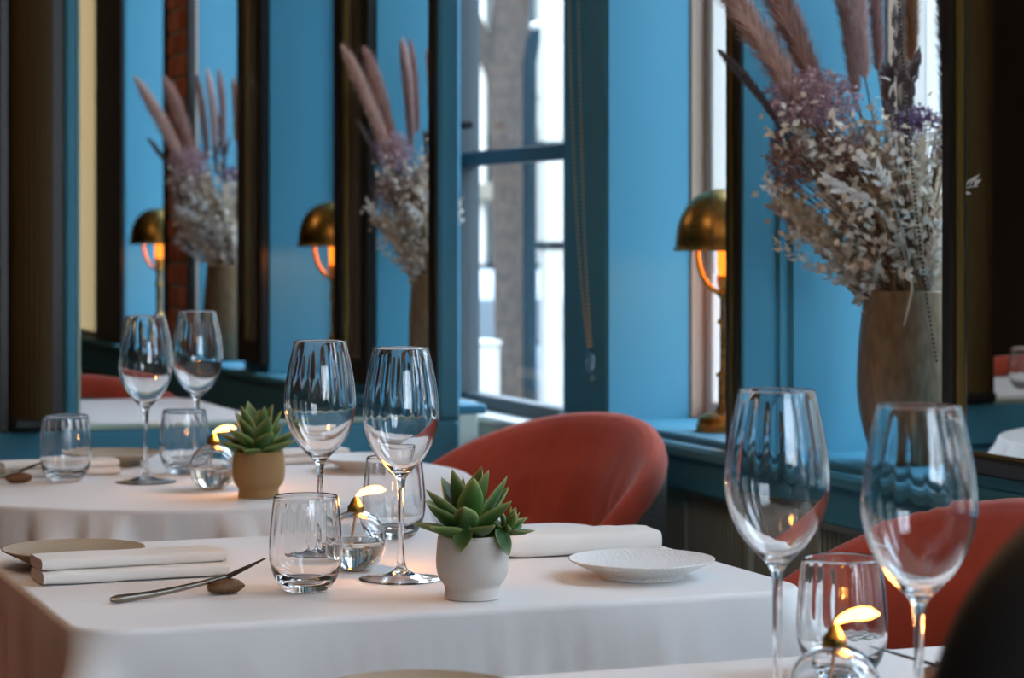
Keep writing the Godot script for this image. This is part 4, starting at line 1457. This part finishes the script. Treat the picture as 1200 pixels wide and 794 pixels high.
	# white ruscus sprigs reaching out low on the side and towards the room
	for s in [[[905, 285], 0.02, 24], [[925, 268], 0.04, 20], [[912, 245], 0.0, 14]]:
		var m := MB.new()
		var e := bq(s[0][0], s[0][1], s[1])
		sprig(m, curve3(Vector3(-0.03, -0.04, 0.02), Vector3(e.x * 0.45, e.y * 0.15, s[1]), e, 10), s[2], 0.021, lin(226, 218, 208) if s[1] > 0.0 else lin(178, 150, 146), g, 0.45, 0.8)
		obj("ruscus_sprig", m, M.dried, t)
	for q in [[Vector3(-0.15, 0.155, 0.215), 16], [Vector3(-0.10, 0.19, 0.20), 12]]:
		var m := MB.new()
		sprig(m, curve3(Vector3(0.0, -0.04, 0.04), Vector3(-0.02, 0.14, 0.1), q[0], 10), q[1], 0.026, lin(228, 224, 218), g, 0.7, 0.8)
		obj("ruscus_sprig", m, M.dried, t)
	# one pale reed hanging over the vase lip
	var rm := MB.new()
	rm.tint = lin(196, 178, 150)
	rm.tube([Vector3(-0.01, 0.03, 0.06), Vector3(-0.012, 0.0, 0.082), Vector3(-0.02, -0.03, 0.088), Vector3(-0.025, -0.05, 0.09)], [0.0015, 0.002, 0.0022, 0.001], 5)
	obj("reed", rm, M.dried, t)
	return t

func make_vase(label: String) -> Node3D:
	var m := MB.new()
	m.lathe(spline(v2([[0, 0.002], [0.046, 0.0], [0.053, 0.003], [0.060, 0.018], [0.071, 0.05], [0.079, 0.095], [0.0805, 0.13], [0.078, 0.18], [0.073, 0.23], [0.0705, 0.256], [0.0695, 0.2595], [0.0680, 0.258], [0.0690, 0.23], [0.074, 0.18], [0.0765, 0.13], [0.074, 0.09], [0.066, 0.05], [0.05, 0.02], [0, 0.016]]), 3), 72)
	return tag(obj("ceramic_vase", m, M.vase_glaze), label, "vase", "brown vases on the sills")

func lamps_and_vases() -> void:
	var l := make_lamp("brass dome table lamp with glowing harp beside the blue shutter")
	l.position = Vector3(1.88, SILL, -3.815)
	copy(l, Vector3(1.70, SILL, -5.56), -YAW, "brass dome table lamp on far sill between two narrow mirrors")
	copy(l, Vector3(1.653, SILL, -7.22), -YAW, "small brass dome table lamp on far sill beside the brick pier")
	var v := make_vase("brown glazed vase holding the largest dried bouquet on the sill")
	v.position = Vector3(1.875, SILL, -3.175)
	var b := make_bouquet("large dried bouquet of mauve plumes and cream foliage on the sill")
	b.position = Vector3(1.875, SILL + 0.26, -3.175)
	b.rotation.y = -YAW
	var v2_ := copy(v, Vector3(1.683, SILL, -6.46), 1.0, "brown glazed vase on the far sill beside the brick pier")
	var b2 := copy(b, Vector3(1.683, SILL + 0.26, -6.46), -YAW - 0.15, "dried bouquet of pale plumes in front of the brick pier")
	b2.scale = Vector3(0.78, 0.98, 0.6)
	var v3 := copy(v, Vector3(1.682, SILL, -4.80), 2.0, "slim brown vase behind the blue partition post")
	v3.scale = Vector3(0.62, 1, 0.62)
	var b3 := copy(b, Vector3(1.682, SILL + 0.26, -4.80), -YAW + 0.35, "dried bouquet of mauve plumes behind the blue partition post")
	b3.scale = Vector3(0.6, 0.9, 0.6)
	# warm pendant bulbs along the dark side of the room
	var k := 0
	for z in [-0.9, -2.1, -3.3, -5.8]:  # the last one is added to fill the dim far room
		var p := thing("pendant_lamp", "warm pendant bulb on a thin cord, %s" % ["first one from the rear windows", "second one from the rear windows", "hung next to the partition rail", "added as fill in the far room"][k], "pendant lamp", Vector3(0.25, 2.2, z), 0.0, "warm pendant bulbs")
		var m := MB.new()
		m.ball(Vector3(0, 0, 0), Vector3(0.045, 0.055, 0.045), 20, 14)
		obj("lamp_bulb", m, M.pendant_bulb, p)
		m = MB.new()
		m.tube([Vector3(0, 0.05, 0), Vector3(0, 0.1, 0), Vector3(0, 0.11, 0)], [0.022, 0.022, 0.008], 14)
		obj("socket", m, M.brass, p)
		m = MB.new()
		m.tube([Vector3(0, 0.11, 0), Vector3(0, 0.70, 0)], [0.003, 0.003], 6)
		obj("cord", m, M.iron, p)
		lamp_light(p, Vector3.ZERO, Color(1.0, 0.82, 0.64), 0.10, 0.045)
		k += 1

# ------------------------------------------------------------------ bead chains of the blinds
func bead_mesh(m: MB, path: Array, step: float, r: float) -> void:
	var left := 0.0
	for k in path.size() - 1:
		var a: Vector3 = path[k]
		var b: Vector3 = path[k + 1]
		var l := a.distance_to(b)
		var s := left
		while s < l:
			m.ball(a.lerp(b, s / l), Vector3(r, r, r), 7, 5)
			s += step
		left = s - l

func chain(label: String, paths: Array, mat_: Material, r := 0.0021, weight := Vector3.ZERO) -> void:
	var t := thing("bead_chain", label, "chain", paths[0][0], 0.0, "blind pull chains")
	for p in paths:
		var m := MB.new()
		var rel := []
		for q in p:
			rel.append(q - paths[0][0])
		bead_mesh(m, rel, r * 3.3, r)
		obj("beads", m, mat_, t)
	if weight != Vector3.ZERO:
		var m := MB.new()
		var c: Vector3 = weight - paths[0][0]
		m.lathe(PackedVector2Array([Vector2(0, -0.022), Vector2(0.006, -0.018), Vector2(0.011, -0.002), Vector2(0.009, 0.012), Vector2(0.003, 0.02), Vector2(0, 0.021)]), 8, c)
		obj("crystal_weight", m, M.glass, t)
		m = MB.new()
		m.ball(c + Vector3(0.004, -0.032, 0), Vector3(0.005, 0.006, 0.005), 10, 8)
		obj("drop", m, M.glass, t)

func chains() -> void:
	var top := 2.52
	# two strands in front of the slate pier, joined by a crystal weight
	var w := Vector3(1.768, 0.873, -4.155)
	chain("brass bead blind chain with crystal weight in front of slate blue pier", [
		curve3(Vector3(1.765, top, -4.275), Vector3(1.765, 1.15, -4.27), w + Vector3(0, 0.02, -0.005), 24),
		curve3(Vector3(1.765, top, -4.225), Vector3(1.765, 1.2, -4.215), w + Vector3(0, 0.02, 0.005), 24)], M.bead_brass, 0.0026, w)
	# dark strand in front of the large vase
	chain("dark bead blind chain hanging in front of the largest dried bouquet", [curve3(Vector3(1.70, top, -2.985), Vector3(1.715, 1.35, -2.975), Vector3(1.775, 0.93, -2.935), 24)], M.bead_dark, 0.0019)
	# strand in front of the lamp, and its thin cord
	chain("thin dark blind chain hanging in front of the brass lamp's dome", [curve3(Vector3(1.775, top, -3.685), Vector3(1.775, 1.4, -3.68), Vector3(1.78, 1.04, -3.655), 20)], M.bead_dark, 0.0017)
	var m := MB.new()
	var cp := curve3(Vector3(1.872, SILL + 0.235, -3.805), Vector3(1.86, SILL + 0.10, -3.77), Vector3(1.86, SILL + 0.062, -3.70), 14)
	var rr := []
	for k in cp.size():
		rr.append(0.0014)
	m.tube(cp, rr, 6)
	tag(obj("lamp_cord", m, M.cord), "thin cord looping from the brass lamp's stem to the pier", "cord")
